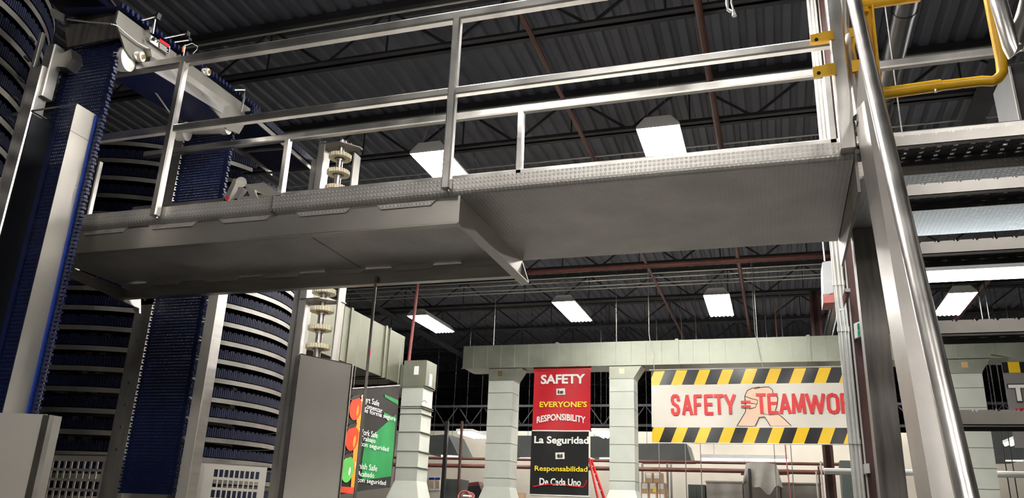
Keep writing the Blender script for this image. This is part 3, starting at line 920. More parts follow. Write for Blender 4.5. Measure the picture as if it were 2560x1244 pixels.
# ---- rear lift
YR2 = 5.46
t = thing('rear_belt_lift', 'vertical navy belt rising behind the walkway to the white rollers', 'belt lift', (-4.75, YR2, 0))
x0 = at(392, 740, Y=YR2).x
x1 = at(513, 740, Y=YR2).x
slat_belt(x0, x1, YR2, 1.7, at(590, 330, Y=YR2).z, 'slat_belt', t, bar=0.62, fill=0.70)
MB().box(x1 + 0.012, x1 + 0.110, YR2 + 0.03, YR2 + 0.036, 1.2, at(520, 726, Y=YR2).z + 0.9).build('right_flange', 'guard', t)
MB().box(x1 + 0.104, x1 + 0.110, YR2 + 0.036, YR2 + 0.15, 1.2, at(520, 726, Y=YR2).z + 0.9).build('right_side_plate', 'steel', t)

# ---- perforated guard panels at the foot of the far spiral
def perforated(p0, p1, z1, z0, hx0, hx1, hz, n, name, label):
    """p0,p1 plan ends; holes between fractions hx0..hx1 starting below z1-hz"""
    t = thing(name, label, 'guard panel', (p0.x, p0.y, 0))
    d = (p1 - p0)
    d.z = 0
    Ln = d.length
    d.normalize()
    nrm = Vector((d.y, -d.x, 0)) * -0.008

    def q(b, u0, u1, za, zb):
        b.prism([(p0.x + d.x * u0, p0.y + d.y * u0, za), (p0.x + d.x * u1, p0.y + d.y * u1, za), (p0.x + d.x * u1, p0.y + d.y * u1, zb), (p0.x + d.x * u0, p0.y + d.y * u0, zb)], nrm)
    b = MB()
    ua, ub = hx0 * Ln, hx1 * Ln
    q(b, 0, ua, z0, z1)
    q(b, ub, Ln, z0, z1)
    q(b, ua, ub, z1 - hz, z1)
    rows = 5
    ph = 0.082
    for r in range(rows):
        zz = z1 - hz - r * ph
        q(b, ua, ub, zz - ph, zz - ph + 0.022)
        for i in range(n):
            u = ua + (ub - ua) * (i + 1) / n
            w = (ub - ua) / n
            q(b, u - w * 0.28, u, zz - ph + 0.022, zz)
    q(b, ua, ub, z0, z1 - hz - rows * ph)
    b.build('pierced_sheet', 'guard', t)
    bb = MB()
    q(bb, -0.02, Ln + 0.02, z1 - 0.003, z1 + 0.006)
    bb.build('top_hem', 'steel_rail', t)
    return t


pA, pB = at(60, 1140, Y=5.62), at(438, 1141, Y=5.62)
perforated(pA, pB, pB.z, 0.2, 0.0, 0.56, 0.05, 13, 'perforated_guard', 'stainless guard panel with square holes below the left half of the far spiral')
pC, pD = at(455, 1149, Y=5.60), at(668, 1172, Y=6.15)
perforated(pC, pD, pC.z - 0.01, 0.2, 0.38, 0.93, 0.045, 9, 'perforated_guard', 'stainless guard panel with rectangular holes left of the sprocket guard cabinet')
xq = at(450, 1150, Y=5.56).x
tag(MB().box(xq - 0.045, xq + 0.03, 5.54, 5.60, 0, pB.z + 0.0).build('guard_corner_post', 'steel_rail'), 'short stainless corner post between the two perforated guard panels', 'post')

# ================================================================== TRANSFER BRIDGE ABOVE THE LIFTS
pn, pf = at(320, 130, Y=3.76), at(600, 290, Y=5.42)
dirb = pf - pn
nb = Vector((dirb.y, -dirb.x, 0)).normalized()          # faces the camera side
t = thing('transfer_bridge', 'stainless transfer bridge with white rollers carrying the navy belt between both lifts', 'conveyor bridge', (pn.x, pn.y, pn.z))


def bp(x, y, out=0.0):
    return onplane(x, y, pn + nb * out, nb)


def bpoly(pts, out, th, name, m, parent=None):
    return MB().prism([bp(x, y, out) for x, y in pts], -nb * th).build(name, m, parent or t)


bpoly([(297, 26), (480, 163), (626, 272), (623, 292), (598, 335), (566, 322), (556, 300), (480, 215), (384, 172), (352, 160), (330, 146), (312, 120), (290, 55)], 0.0, 0.012, 'side_plate', 'bridge')
bpoly([(376, 121), (578, 262), (561, 266), (380, 141)], 0.05, 0.055, 'stiffener_channel', 'steel_dull')
bpoly([(380, 141), (561, 266), (557, 284), (372, 172)], 0.055, 0.008, 'stiffener_web', 'steel')
# belt on top and underneath
off = -nb * 0.42
up = [bp(300, 20, -0.03), bp(640, 275, -0.03)]
b = MB().prism([up[0], up[1], up[1] + Vector((0, 0, 0.016)), up[0] + Vector((0, 0, 0.016))], off)
be = b.build('top_belt_run', 'belt', t)
e = MB()
for i in range(72):
    p = up[0].lerp(up[1], i / 71)
    d = dirb.normalized() * 0.011
    e.prism([p - d, p + d, p + d + Vector((0, 0, 0.03)), p - d + Vector((0, 0, 0.03))], nb * (0.035 if i % 2 else 0.02))
o = e.build('belt_edge_teeth', 'belt', be)
o['kind'] = 'stuff'
lo_ = [bp(352, 150, -0.03), bp(575, 305, -0.03)]
b = MB()
b.prism([lo_[0], lo_[1], lo_[1] + Vector((0, 0, 0.016)), lo_[0] + Vector((0, 0, 0.016))], off)
b.build('return_belt_run', 'belt', t)


def roller(x, y, r, ln, out, name='roller'):
    p = bp(x, y, out)
    o = MB().cyl(p, p - nb * ln, r, n=24).build(name, 'plastic', t, True)
    return p, o


for (x, y, r) in ((321, 148, 0.085), (571, 314, 0.078)):
    roller(x, y, r, 0.06, -0.014)
    roller(x, y, r * 0.94, 0.40, -0.075)
p, o = roller(468, 328, 0.085, 0.09, -0.36)
for x, y, s in ((345, 142, 1.0), (512, 180, 0.85), (577, 305, 0.75)):
    c = bp(x, y, 0.0)
    dd = dirb.normalized()
    bo = MB().cyl(c, c + nb * 0.035, 0.036 * s, n=18)
    bo = bo.build('flange_bearing', 'plastic', t, True)
    pl = MB()
    pts = []
    for a in range(16):
        th = 2 * PI * a / 16
        rx = 0.066 * s * abs(math.cos(th)) ** 0.8 * (1 if math.cos(th) > 0 else -1)
        pts.append(c + dd * rx + Vector((0, 0, 1)) * 0.034 * s * math.sin(th))
    pl.prism(pts, nb * 0.014).build('flange', 'plastic', bo)
    MB().cyl(c + nb * 0.034, c + nb * 0.05, 0.016 * s, n=12).build('shaft_end', 'brass', bo, True)
    for q in (-1, 1):
        cc = c + dd * 0.05 * s * q
        MB().cyl(cc, cc + nb * 0.022, 0.009 * s, n=8).build('bolt_head', 'steel', bo)
qs = at(627, 289, Y=5.5)
qe = at(785, 426, Z=qs.z)
tr_ = thing('straight_conveyor', 'straight navy belt run with a silver side rail going away above the far spiral', 'conveyor', tuple(qs))
MB().beam(qs, qe, 0.012, 0.045).build('side_rail', 'band', tr_)
sd = (qe - qs).normalized()
sn = Vector((-sd.y, sd.x, 0))
MB().prism([qs + Vector((0, 0, 0.03)), qe + Vector((0, 0, 0.03)), qe + Vector((0, 0, 0.05)), qs + Vector((0, 0, 0.05))], sn * 0.5).build('belt_run', 'belt_dark', tr_)
eb = MB()
for i in range(90):
    p = qs.lerp(qe, i / 89) + Vector((0, 0, 0.028))
    eb.prism([p - sd * 0.011, p + sd * 0.011, p + sd * 0.011 + Vector((0, 0, 0.075)), p - sd * 0.011 + Vector((0, 0, 0.075))], -sn * (0.02 if i % 2 else 0.012))
eb.build('belt_edge_teeth', 'belt_dark', tr_)['kind'] = 'stuff'
MB().beam(qs + sn * 0.5, qe + sn * 0.5, 0.012, 0.045).build('side_rail', 'band', tr_)
for f in (0.55, 0.98):
    p = qs.lerp(qe, f) + sn * 0.25
    MB().beam(p - sn * 0.25, p + sn * 0.25, 0.03, 0.02).build('cross_bar', 'steel_dull', tr_)
# black return guide with white finger sprocket under the bridge
MB().prism([bp(370, 200, -0.30), bp(378, 203, -0.30), bp(395, 228, -0.30), bp(384, 224, -0.30)], nb * 0.03).build('finger_guide', 'plastic', t)
MB().tube([bp(384, 224, -0.3), bp(440, 305, -0.3)], 0.008, 8).build('guide_rod', 'steel', t)
# small hooped bracket on the far end
MB().tube([bp(585, 224, 0.02), bp(611, 224, 0.03), bp(609, 250, 0.04), bp(602, 280, 0.04)], 0.010, 8).build('hoop_bracket', 'steel', t)
# warning plate
wp = [bp(x, y, 0.02) for x, y in ((377, 89), (425, 116), (421, 137), (374, 104))]
sgn = MB().prism(wp, nb * 0.003).build('warning_plate', 'paper', t)
MB().prism([bp(x, y, 0.026) for x, y in ((399, 96), (424, 112), (423, 119), (398, 103))], nb * 0.002).build('red_band', 'red', sgn)
MB().prism([bp(x, y, 0.026) for x, y in ((397, 104), (423, 120), (421, 136), (396, 118))], nb * 0.002).build('black_text_field', 'vinyl_black', sgn)
for k in range(4):
    f = 0.18 + 0.22 * k
    pa = Vector((399, 105 + 16 * f, 0))
    MB().beam(bp(pa.x, pa.y, 0.030), bp(pa.x + 18 + (k % 2) * 3, pa.y + 12 + (k % 2) * 2, 0.030), 0.002, 0.0035).build('text_line', 'wtext', sgn)
MB().prism([bp(x, y, 0.026) for x, y in ((380, 94), (388, 92), (386, 103), (378, 101))], nb * 0.002).build('pictogram', 'vinyl_black', sgn)
MB().tube([bp(x, y, 0.028) for x, y in ((389, 98), (394, 99), (396, 103), (392, 106))], 0.004, 6).build('pictogram', 'vinyl_black', sgn)
# sensor masts on the bridge


def sensor(pts_list, boxes, name):
    m = MB()
    for pts in pts_list:
        m.tube([bp(x, y, 0.03) for x, y in pts], 0.006, 8)
    o = m.build(name, 'steel', t)
    for (x, y, w, h) in boxes:
        c = bp(x, y, 0.03)
        MB().box(c.x - w, c.x + w, c.y - 0.018, c.y + 0.018, c.z - h, c.z + h).build('clamp_block', 'black', o)
    return o


sensor([[(354, 50), (402, 38)], [(382, 84), (388, 48)]], [(391, 44, 0.022, 0.018), (397, 38, 0.010, 0.012), (373, 73, 0.016, 0.014)], 'sensor_mast')
sensor([[(410, 95), (474, 82)], [(435, 105), (476, 99)], [(456, 150), (463, 112)]], [(467, 85, 0.018, 0.02), (472, 98, 0.014, 0.010), (462, 140, 0.03, 0.018)], 'sensor_mast')
MB().cyl(bp(457, 130, 0.03), bp(458, 118, 0.03), 0.010, n=8).build('orange_connector', 'sensor_orange', t)
MB().tube([bp(x, y, 0.04) for x, y in ((458, 116), (480, 108), (494, 116), (492, 124), (482, 134))], 0.003, 6).build('sensor_cable', 'grey', t)
for x, y in ((368, 78), (365, 98), (442, 140), (452, 150), (445, 155)):
    c = bp(x, y, 0.02)
    MB().cyl(c, c + nb * 0.03, 0.013, n=10).build('mounting_knob', 'steel', t)
pipe('signal_cable', [tuple(at(162, 47, Y=3.62)), tuple(at(225, 56, Y=3.66)), tuple(bp(280, 60, 0.03)), tuple(bp(292, 64, 0.02)), tuple(bp(312, 82, 0.02)), tuple(bp(345, 108, 0.02)), tuple(bp(372, 122, 0.02))], 0.006, 'grey', 'thin grey cable looping onto the transfer bridge at the upper left', 'cable')

# post and bed plates at the upper left
t = thing('lift_frame_post', 'tall square stainless post left of the front belt lift', 'post', (-4.78, 3.55, 0))
px0, px1 = at(52, 340, Y=3.6), at(118, 340, Y=3.6)
hw = 0.062
pc = (at(76, 300, Y=3.58))
MB().rtube((pc.x, 3.58, 0), (pc.x, 3.58, 4.42), 0.095, (0, 1, 0), 0.08).build('square_tube', 'steel_rail', t)
MB().rtube((pc.x + 0.035, 3.60, 4.20), (pc.x + 0.035, 3.60, 4.60), 0.085, (0, 1, 0), 0.08).build('offset_tube', 'steel_rail', t)
MB().prism([tuple(at(x, y, Y=3.6)) for x, y in ((124, 25), (132, 20), (162, 36), (160, 55), (128, 40))], (0, 0.12, 0)).build('top_block', 'steel', t)
MB().rtube((pc.x - 0.055, 3.55, 3.2), (pc.x - 0.055, 3.55, 4.7), 0.03, (0, 1, 0), 0.1).build('edge_strip', 'steel_panel', t)
MB().prism([tuple(at(x, y, Y=3.62)) for x, y in ((136, 142), (178, 122), (180, 145), (164, 168), (126, 164))], (0, 0.25, 0)).build('gusset_plate', 'steel_panel', t)
for y_ in (105, 152, 204, 252, 304):
    q = at(70 + (160 - y_) * 0.27, y_, Y=3.50)
    MB().cyl(q, q + Vector((0.02, -0.05, 0)), 0.010, n=8).build('clip', 'black', t)
t = thing('conveyor_bed', 'dark underside of the belt bed spanning from the post to the transfer bridge', 'conveyor bed', (-4.4, 3.7, 4.6))
MB().prism([tuple(at(x, y, Y=3.66)) for x, y in ((160, 50), (292, 28), (296, 92), (168, 118))], (0, 0.02, 0)).build('cross_plate', 'raw_column', t)
b0, b1 = at(120, -30, Y=3.3), at(290, 22, Y=3.78)
MB().prism([tuple(at(163, 44, Y=3.75)), tuple(at(292, 22, Y=3.75)), tuple(at(230, -60, Y=3.35)), tuple(at(95, -30, Y=3.35))], (0, 0, 0.02)).build('bed_plate', 'black', t)
MB().prism([tuple(at(240, -8, Y=3.5)), tuple(at(286, 24, Y=3.72)), tuple(at(292, 22, Y=3.72)), tuple(at(250, -12, Y=3.5))], (-0.02, 0, 0)).build('edge_rail', 'steel_rail', t)

# aluminium stop gate lying on the walkway end
t = thing('sensor_stand', 'aluminium folding stand with a round disc and a bent hood on the walkway deck', 'machine stand', (at(620, 500, Y=5.02).x, 5.02, ZT))
YS = 5.02


def sp(x, y, dy=0.0):
    return tuple(at(x, y, Y=YS + dy))


MB().prism([sp(556, 503), sp(584, 446), (sp(594, 446)), sp(569, 503)], (0, 0.05, 0)).build('upright_channel', 'steel_panel', t)
MB().prism([sp(577, 500), sp(600, 466), sp(612, 470), sp(592, 500)], (0, 0.04, 0)).build('link_plate', 'steel_panel', t)
MB().cyl(sp(603, 455, 0.01), sp(603, 455, -0.01), 0.043, n=24).build('round_disc', 'steel', t, True)
MB().prism([sp(613, 466, -0.02), sp(625, 490, -0.02), sp(645, 500, -0.02), sp(636, 474, -0.02)], (0, 0.02, 0)).build('side_web', 'steel_panel', t)
MB().add([sp(612, 461), sp(660, 456), sp(705, 487), sp(668, 489), sp(640, 480), sp(660, 456, 0.16), sp(612, 461, 0.16), sp(705, 487, 0.16)],
         [(0, 1, 5, 6), (1, 2, 7, 5), (0, 4, 3, 1), (1, 3, 2)]).build('bent_hood', 'steel_panel', t)
for px_ in (562, 590, 640):
    q = at(px_, 496, Y=YS)
    MB().box(q.x - 0.012, q.x + 0.012, YS, YS + 0.03, ZT, q.z).build('leg', 'steel_panel', t)
MB().prism([sp(562, 498, -0.01), sp(566, 490, -0.01), sp(572, 493, -0.01), sp(568, 500, -0.01)], (0, 0.01, 0)).build('red_lens', 'red', t)

pipe('hanger_pole', [tuple(at(941, 690, Y=5.13)), (at(941, 690, Y=5.13).x - 0.005, 5.13, 0.0)], 0.011, 'steel_dull', 'thin dark steel pole below the rear beam, crossing the green banner', 'pole')

# ================================================================== DUCTS
YD = 15.5
DZ0, DZ1 = 4.60, 5.06
t = thing('trunk_duct', 'long pale rectangular trunk duct crossing the hall above the banners', 'duct', (-1, YD + 0.35, DZ0))
MB().box(-6.13, 4.6, YD, YD + 0.75, DZ0, DZ1).build('duct_body', 'galv', t)
xx = -5.9
k = 0
while xx < 4.5:
    if k % 8 == 6:
        MB().box(xx - 0.03, xx + 0.03, YD - 0.025, YD + 0.775, DZ0 - 0.02, DZ1 + 0.02).build('joint_flange', 'galv', t)
    else:
        MB().box(xx - 0.006, xx + 0.006, YD - 0.012, YD, DZ0, DZ1).build('standing_seam', 'galv', t)
    xx += 0.30
    k += 1
MB().box(-6.15, 4.6, YD - 0.015, YD + 0.02, DZ0 - 0.018, DZ0).build('bottom_lip', 'galv', t)
for xx in (-5.5, -2.9, -0.2, 2.0):
    MB().cyl((xx, YD + 0.1, DZ1 - 0.05), (xx, YD + 0.1, 7.33), 0.006, n=6).build('hanger_rod', 'steel_dull', t)
# rising 45 degree branch at the right end
MB().prism([tuple(at(2478, 885, Y=YD - 0.05)), tuple(at(2530, 862, Y=YD - 0.05)), tuple(at(2600, 850, Y=YD - 0.05)), tuple(at(2600, 896, Y=YD - 0.05)), tuple(at(2530, 893, Y=YD - 0.05))], (0, 0.6, 0)).build('angled_branch', 'galv', t)


def riser(xl, xr, label, wide_z=2.24, boot=True, yf=YD + 0.03, ztop=DZ0, right=0.16):
    t = thing('duct_riser', label, 'duct', ((xl + xr) / 2, yf + 0.25, 0), 'duct risers under the trunk duct')
    yb = yf + 0.46
    MB().box(xl, xr, yf, yb, wide_z, ztop - 0.26).build('riser_body', 'galv_plain', t)
    # flared boot up to the trunk
    z0, z1 = ztop - 0.26, ztop - 0.015
    zm = z0 + 0.10
    b = MB()
    b.prism([(xl, yf - 0.01, z0), (xr, yf - 0.01, z0), (xr + right, yf - 0.01, z1), (xl, yf - 0.01, z1)], (0, 0.47, 0))
    b.build('flared_boot', 'galv', t)
    MB().box(xl + 0.20, xl + 0.30, yf - 0.018, yf - 0.01, z1 - 0.16, z1 - 0.06).build('access_label', 'brass', t)
    MB().box(xl - 0.008, xr + 0.008, yf - 0.014, yb, z0 - 0.012, z0 + 0.006).build('collar', 'galv', t)
    z = wide_z + 0.16
    while z < z0 - 0.1:
        MB().box(xl - 0.004, xr + 0.004, yf - 0.007, yb, z, z + 0.010).build('wrap_seam', 'galv', t)
        z += 0.335
    b = MB()
    b.add([(xl, yf, wide_z), (xr, yf, wide_z), (xr, yb, wide_z), (xl, yb, wide_z), (xl - 0.12, yf - 0.1, wide_z - 0.35), (xr + 0.12, yf - 0.1, wide_z - 0.35), (xr + 0.12, yb, wide_z - 0.35), (xl - 0.12, yb, wide_z - 0.35),
           (xl - 0.12, yf - 0.1, 0.0), (xr + 0.12, yf - 0.1, 0.0), (xr + 0.12, yb, 0.0), (xl - 0.12, yb, 0.0)],
          [(0, 1, 5, 4), (1, 2, 6, 5), (2, 3, 7, 6), (3, 0, 4, 7), (4, 5, 9, 8), (5, 6, 10, 9), (6, 7, 11, 10), (7, 4, 8, 11)])
    b.build('flared_base', 'galv_plain', t)
    return t


riser(-5.545, -5.02, 'pale wrapped duct riser left of the red and black banner')
riser(-3.03, -2.55, 'pale wrapped duct riser between the red banner and the striped banner')
riser(2.97, 3.47, 'pale wrapped duct riser seen to the right of the stair handrail')

# side duct along Y and its corner riser
XS = -5.86
t = thing('side_duct', 'wide galvanised duct running away behind the sprocket shaft to the corner riser', 'duct', (-6.3, 10, 4.0))
zb = at(958, 942, X=XS).z
zt_ = zb + 0.80
MB().box(XS - 0.9, XS, 8.85, 12.1, zb, zt_).build('duct_body', 'galv_green', t)
for px_, w_ in ((866, 0.03), (958, 0.03), (968, 0.012)):
    q = at(px_, 900, X=XS)
    MB().box(XS - 0.92, XS + 0.02, q.y - w_, q.y + w_, zb - 0.02, zt_ + 0.02).build('joint_flange', 'galv_green', t)
q = at(848, 848, X=XS)
MB().box(XS, XS + 0.004, q.y - 0.045, q.y + 0.045, q.z - 0.05, q.z + 0.05).build('red_sticker', 'redtext', t)
q = at(924, 882, X=XS)
MB().box(XS, XS + 0.004, q.y - 0.04, q.y + 0.04, q.z - 0.06, q.z + 0.06).build('red_sticker', 'redtext', t)
yc = 12.0
cl, cr = at(1003, 950, Y=yc).x, at(1064, 950, Y=yc).x
zc1 = at(1040, 900, Y=yc).z
t = thing('corner_riser', 'pale duct riser with damper handle to the right of the green banner', 'duct', ((cl + cr) / 2, yc + 0.25, 0))
zz1 = at(1020, 965, Y=yc).z
MB().box(cl + 0.03, cr, yc, yc + 0.42, zz1, zc1).build('elbow_box', 'galv', t)
MB().box(cl + 0.03, cr - 0.03, yc, yc + 0.40, 2.15, zz1).build('riser_body', 'galv_plain', t)
MB().box(cl + 0.22, cl + 0.30, yc - 0.006, yc, zc1 - 0.24, zc1 - 0.10).build('paper_tag', 'paper', t)
MB().box(cr, cr + 0.004, yc + 0.15, yc + 0.25, zc1 - 0.4, zc1 - 0.2).build('paper_tag', 'paper', t)
for zz in (zz1, zz1 - 0.02, zz1 - 0.33, zz1 - 0.36, zz1 - 0.45, 2.9, 2.6, 2.35):
    MB().box(cl + 0.02, cr + 0.0, yc - 0.008, yc + 0.40, zz, zz + 0.010).build('wrap_seam', 'galv', t)
MB().box(cl - 0.25, cl + 0.04, yc + 0.05, yc + 0.4, zc1 - 0.55, zc1 - 0.06).build('side_branch', 'galv', t)
c = at(1062, 1008, Y=yc - 0.02)
MB().tube([tuple(c + Vector((0.045 * math.cos(a), -0.02, 0.045 * math.sin(a)))) for a in [i * 0.5 for i in range(10)]], 0.009, 8).build('damper_handle', 'conduit', t)
b = MB()
b.add([(cl + .03, yc, 2.15), (cr - .03, yc, 2.15), (cr - .03, yc + .4, 2.15), (cl + .03, yc + .4, 2.15), (cl - .08, yc - .1, 1.8), (cr + .08, yc - .1, 1.8), (cr + .08, yc + .4, 1.8), (cl - .08, yc + .4, 1.8), (cl - .08, yc - .1, 0), (cr + .08, yc - .1, 0), (cr + .08, yc + .4, 0), (cl - .08, yc + .4, 0)],
      [(0, 1, 5, 4), (1, 2, 6, 5), (2, 3, 7, 6), (3, 0, 4, 7), (4, 5, 9, 8), (5, 6, 10, 9), (6, 7, 11, 10), (7, 4, 8, 11)])
b.build('flared_base', 'galv_plain', t)

# ================================================================== BANNERS


def sheet(x0, x1, z0, z1, y, wave, nx=40, nz=40):
    b = MB()
    vs = []
    for j in range(nz + 1):
        for i in range(nx + 1):
            x, z = x0 + (x1 - x0) * i / nx, z0 + (z1 - z0) * j / nz
            vs.append((x, y + wave(x, z), z))
    m = len(vs)
    vs += [(x, yy + 0.004, z) for x, yy, z in vs]
    fs = []
    for j in range(nz):
        for i in range(nx):
            a = j * (nx + 1) + i
            fs.append((a, a + 1, a + nx + 2, a + nx + 1))
            fs.append((m + a, m + a + nx + 1, m + a + nx + 2, m + a + 1))
    return b.add(vs, fs)


def flat(poly, y, wave, sub=1):
    """thin printed shape following the banner's waves"""
    c = Vector((sum(p[0] for p in poly) / len(poly), sum(p[1] for p in poly) / len(poly)))
    vs = [(p[0], y + wave(p[0], p[1]), p[1]) for p in poly] + [(c.x, y + wave(c.x, c.y), c.y)]
    n = len(poly)
    return MB().add(vs, [(i, (i + 1) % n, n) for i in range(n)])


def pline(pts, r, y, wave):
    return MB().tube([(p[0], y + wave(p[0], p[1]), p[1]) for p in pts], r, 6)


# ---- red and black vertical banner
YV = 15.56
wv = lambda x, z: 0.018 * math.sin(2.3 * x + 1.1 * z) + 0.012 * math.sin(6.1 * x - 2.2 * z + 1)
vx0, vx1 = at(1333, 1000, Y=YV).x, at(1476, 1000, Y=YV).x
vz1, vz0 = at(1405, 922, Y=YV).z, at(1405, 1236, Y=YV).z
vm = at(1405, 1076, Y=YV).z
t = thing('safety_banner', 'vertical red and black banner reading SAFETY is EVERYONE\'S RESPONSIBILITY in two languages', 'banner', ((vx0 + vx1) / 2, YV, vz0))
sheet(vx0, vx1, vm, vz1, YV, wv).build('red_half', 'red', t, True)
sheet(vx0 - 0.01, vx1 - 0.03, vz0, vm, YV, wv).build('black_half', 'vinyl_black', t, True)
sheet(vx0, vx1 - 0.01, vm - 0.012, vm + 0.012, YV - 0.006, wv, 30, 1).build('white_divider', 'vinyl_white', t)


def vtext(body, px_, py_, pw, ph, m, weight=0.02, **kw):
    c = at(px_, py_, Y=YV)
    s = abs(at(px_ + 50, py_, Y=YV).x - c.x) / 50
    sz = abs(at(px_, py_ + 50, Y=YV).z - c.z) / 50
    return text_mesh(body, 'lettering', m, t, c.x, c.z, pw * s, ph * sz, YV - 0.022, wv, weight, **kw)


vtext('SAFETY', 1407, 947, 112, 24, 'wtext', 0.035)
vtext("EVERYONE'S", 1408, 1010, 119, 15, 'ytext', 0.03)
vtext('RESPONSIBILITY', 1403, 1042, 122, 17, 'wtext', 0.03, arc=0.06)
vtext('La Seguridad', 1404, 1102, 136, 24, 'wtext', 0.03)
vtext('Responsabilidad', 1403, 1173, 132, 17, 'ytext', 0.02)
vtext('De Cada Uno', 1401, 1204, 104, 18, 'wtext', 0.025)
for body, px_, py_ in (('is', 1402, 979), ('es', 1400, 1139)):
    c = at(px_, py_, Y=YV)
    k = 0.0078
    card = flat([(c.x - 11 * k, c.z - 8 * k), (c.x + 12 * k, c.z - 7 * k), (c.x + 11 * k, c.z + 9 * k), (c.x - 12 * k, c.z + 8 * k)], YV - 0.016, wv).build('word_card', 'vinyl_white', t)
    text_mesh(body, 'lettering', 'line', card, c.x, c.z, 15 * k, 9 * k, YV - 0.030, wv, 0.03)
pts = []
for px_, py_ in ((1334, 1216), (1360, 1211), (1395, 1209), (1430, 1214), (1458, 1217), (1464, 1208), (1466, 1200)):
    c = at(px_, py_, Y=YV)
    pts.append((c.x, c.z))
pline(pts, 0.014, YV - 0.012, wv).build('red_underline', 'redtext', t)
MB().cyl((vx0, YV, vz0 - 0.02), (vx1, YV, vz0 - 0.02), 0.016, n=8).build('bottom_rod', 'conduit', t)
MB().box(vx0 - 0.01, vx1 + 0.01, YV + 0.005, YV + 0.02, vz1 - 0.02, DZ0).build('top_batten', 'red', t)

# ---- horizontal striped banner
YH = 15.38
wh = lambda x, z: 0.016 * math.sin(2.1 * x + 2.7 * z) + 0.010 * math.sin(5.0 * x - 3.3 * z + 2)
hx0 = at(1629, 1015, Y=YH).x
hx1 = hx0 + 4.02
hz1, hz0 = at(1640, 926, Y=YH).z, at(1640, 1105, Y=YH).z


def stripe_mat(name, xorg, zlo, zhi, band, period, slope):
    m = mat(name, (0.8, 0.5, 0.02), 0, 0.26, bump=0.5, bscale=2.0, stretch=(1, 1, 0.6))
    nt = m.node_tree
    bs = nt.nodes['Principled BSDF']
    tc = nt.nodes.new('ShaderNodeTexCoord')
    sx_ = nt.nodes.new('ShaderNodeSeparateXYZ')
    nt.links.new(tc.outputs['Object'], sx_.inputs[0])

    def mn(op, a, b=None):
        n = nt.nodes.new('ShaderNodeMath')
        n.operation = op
        for i, v in enumerate((a, b)):
            if v is None:
                continue
            if isinstance(v, (int, float)):
                n.inputs[i].default_value = v
            else:
                nt.links.new(v, n.inputs[i])
        return n.outputs[0]
    u = mn('MODULO', mn('ADD', mn('SUBTRACT', sx_.outputs[0], mn('MULTIPLY', sx_.outputs[2], slope)), 40 * period + xorg), period)
    isb = mn('LESS_THAN', u, period * 0.52)
    mid = mn('MULTIPLY', mn('GREATER_THAN', sx_.outputs[2], zlo + band), mn('LESS_THAN', sx_.outputs[2], zhi - band))
    mx = nt.nodes.new('ShaderNodeMix')
    mx.data_type = 'RGBA'
    mx.inputs[6].default_value = (0.78, 0.50, 0.02, 1)
    mx.inputs[7].default_value = (0.012, 0.012, 0.013, 1)
    nt.links.new(isb, mx.inputs[0])
    m2 = nt.nodes.new('ShaderNodeMix')
    m2.data_type = 'RGBA'
    m2.inputs[7].default_value = (0.64, 0.605, 0.53, 1)
    nt.links.new(mx.outputs[2], m2.inputs[6])
    nt.links.new(mid, m2.inputs[0])
    nt.links.new(m2.outputs[2], bs.inputs['Base Color'])
    return m


H = hz1 - hz0
t = thing('teamwork_banner', 'horizontal black and yellow striped banner reading SAFETY = TEAMWORK beside the conduits', 'banner', (hx0, YH, hz0))
sheet(hx0, hx1, hz0, hz1, YH, wh, 90, 36).build('banner_sheet', stripe_mat('hazard striped vinyl', 0.30, 0, H, H * 0.205, 0.425, 0.42), t, True)


def ht(px_, py_):
    c = at(px_, py_, Y=YH)
    return (c.x, c.z)


# clasped hands print
arm = flat([ht(*p) for p in ((1842, 1064), (1862, 1030), (1872, 1022), (1900, 1020), (1912, 1040), (1898, 1042), (1888, 1064))], YH - 0.012, wh)
arm.build('printed_forearm', 'skin', t)
flat([ht(*p) for p in ((1926, 1064), (1916, 1045), (1924, 1040), (1945, 1034), (1978, 1064))], YH - 0.011, wh).build('printed_forearm', 'skin', t)
fist = [(1872, 1022), (1866, 1005), (1862, 990), (1868, 975), (1880, 969), (1900, 967), (1922, 967), (1930, 975), (1934, 982), (1942, 992), (1944, 1010), (1940, 1024), (1922, 1036), (1900, 1030), (1880, 1026)]
flat([ht(*p) for p in fist], YH - 0.014, wh).build('printed_hands', 'skin', t)
for pts in ([(1842, 1064), (1864, 1028), (1862, 990), (1868, 976), (1882, 970), (1900, 967)], [(1886, 972), (1905, 968), (1922, 967), (1931, 974), (1932, 984)], [(1862, 990), (1878, 996), (1894, 1000), (1893, 1010)], [(1864, 1004), (1880, 1008), (1892, 1010), (1888, 1018), (1872, 1022)], [(1934, 982), (1944, 994), (1943, 1010), (1938, 1026)], [(1888, 1064), (1898, 1043), (1912, 1042), (1926, 1064)], [(1946, 1034), (1962, 1048), (1978, 1064)]):
    pline([ht(*p) for p in pts], 0.006, YH - 0.016, wh).build('printed_outline', 'line', t)


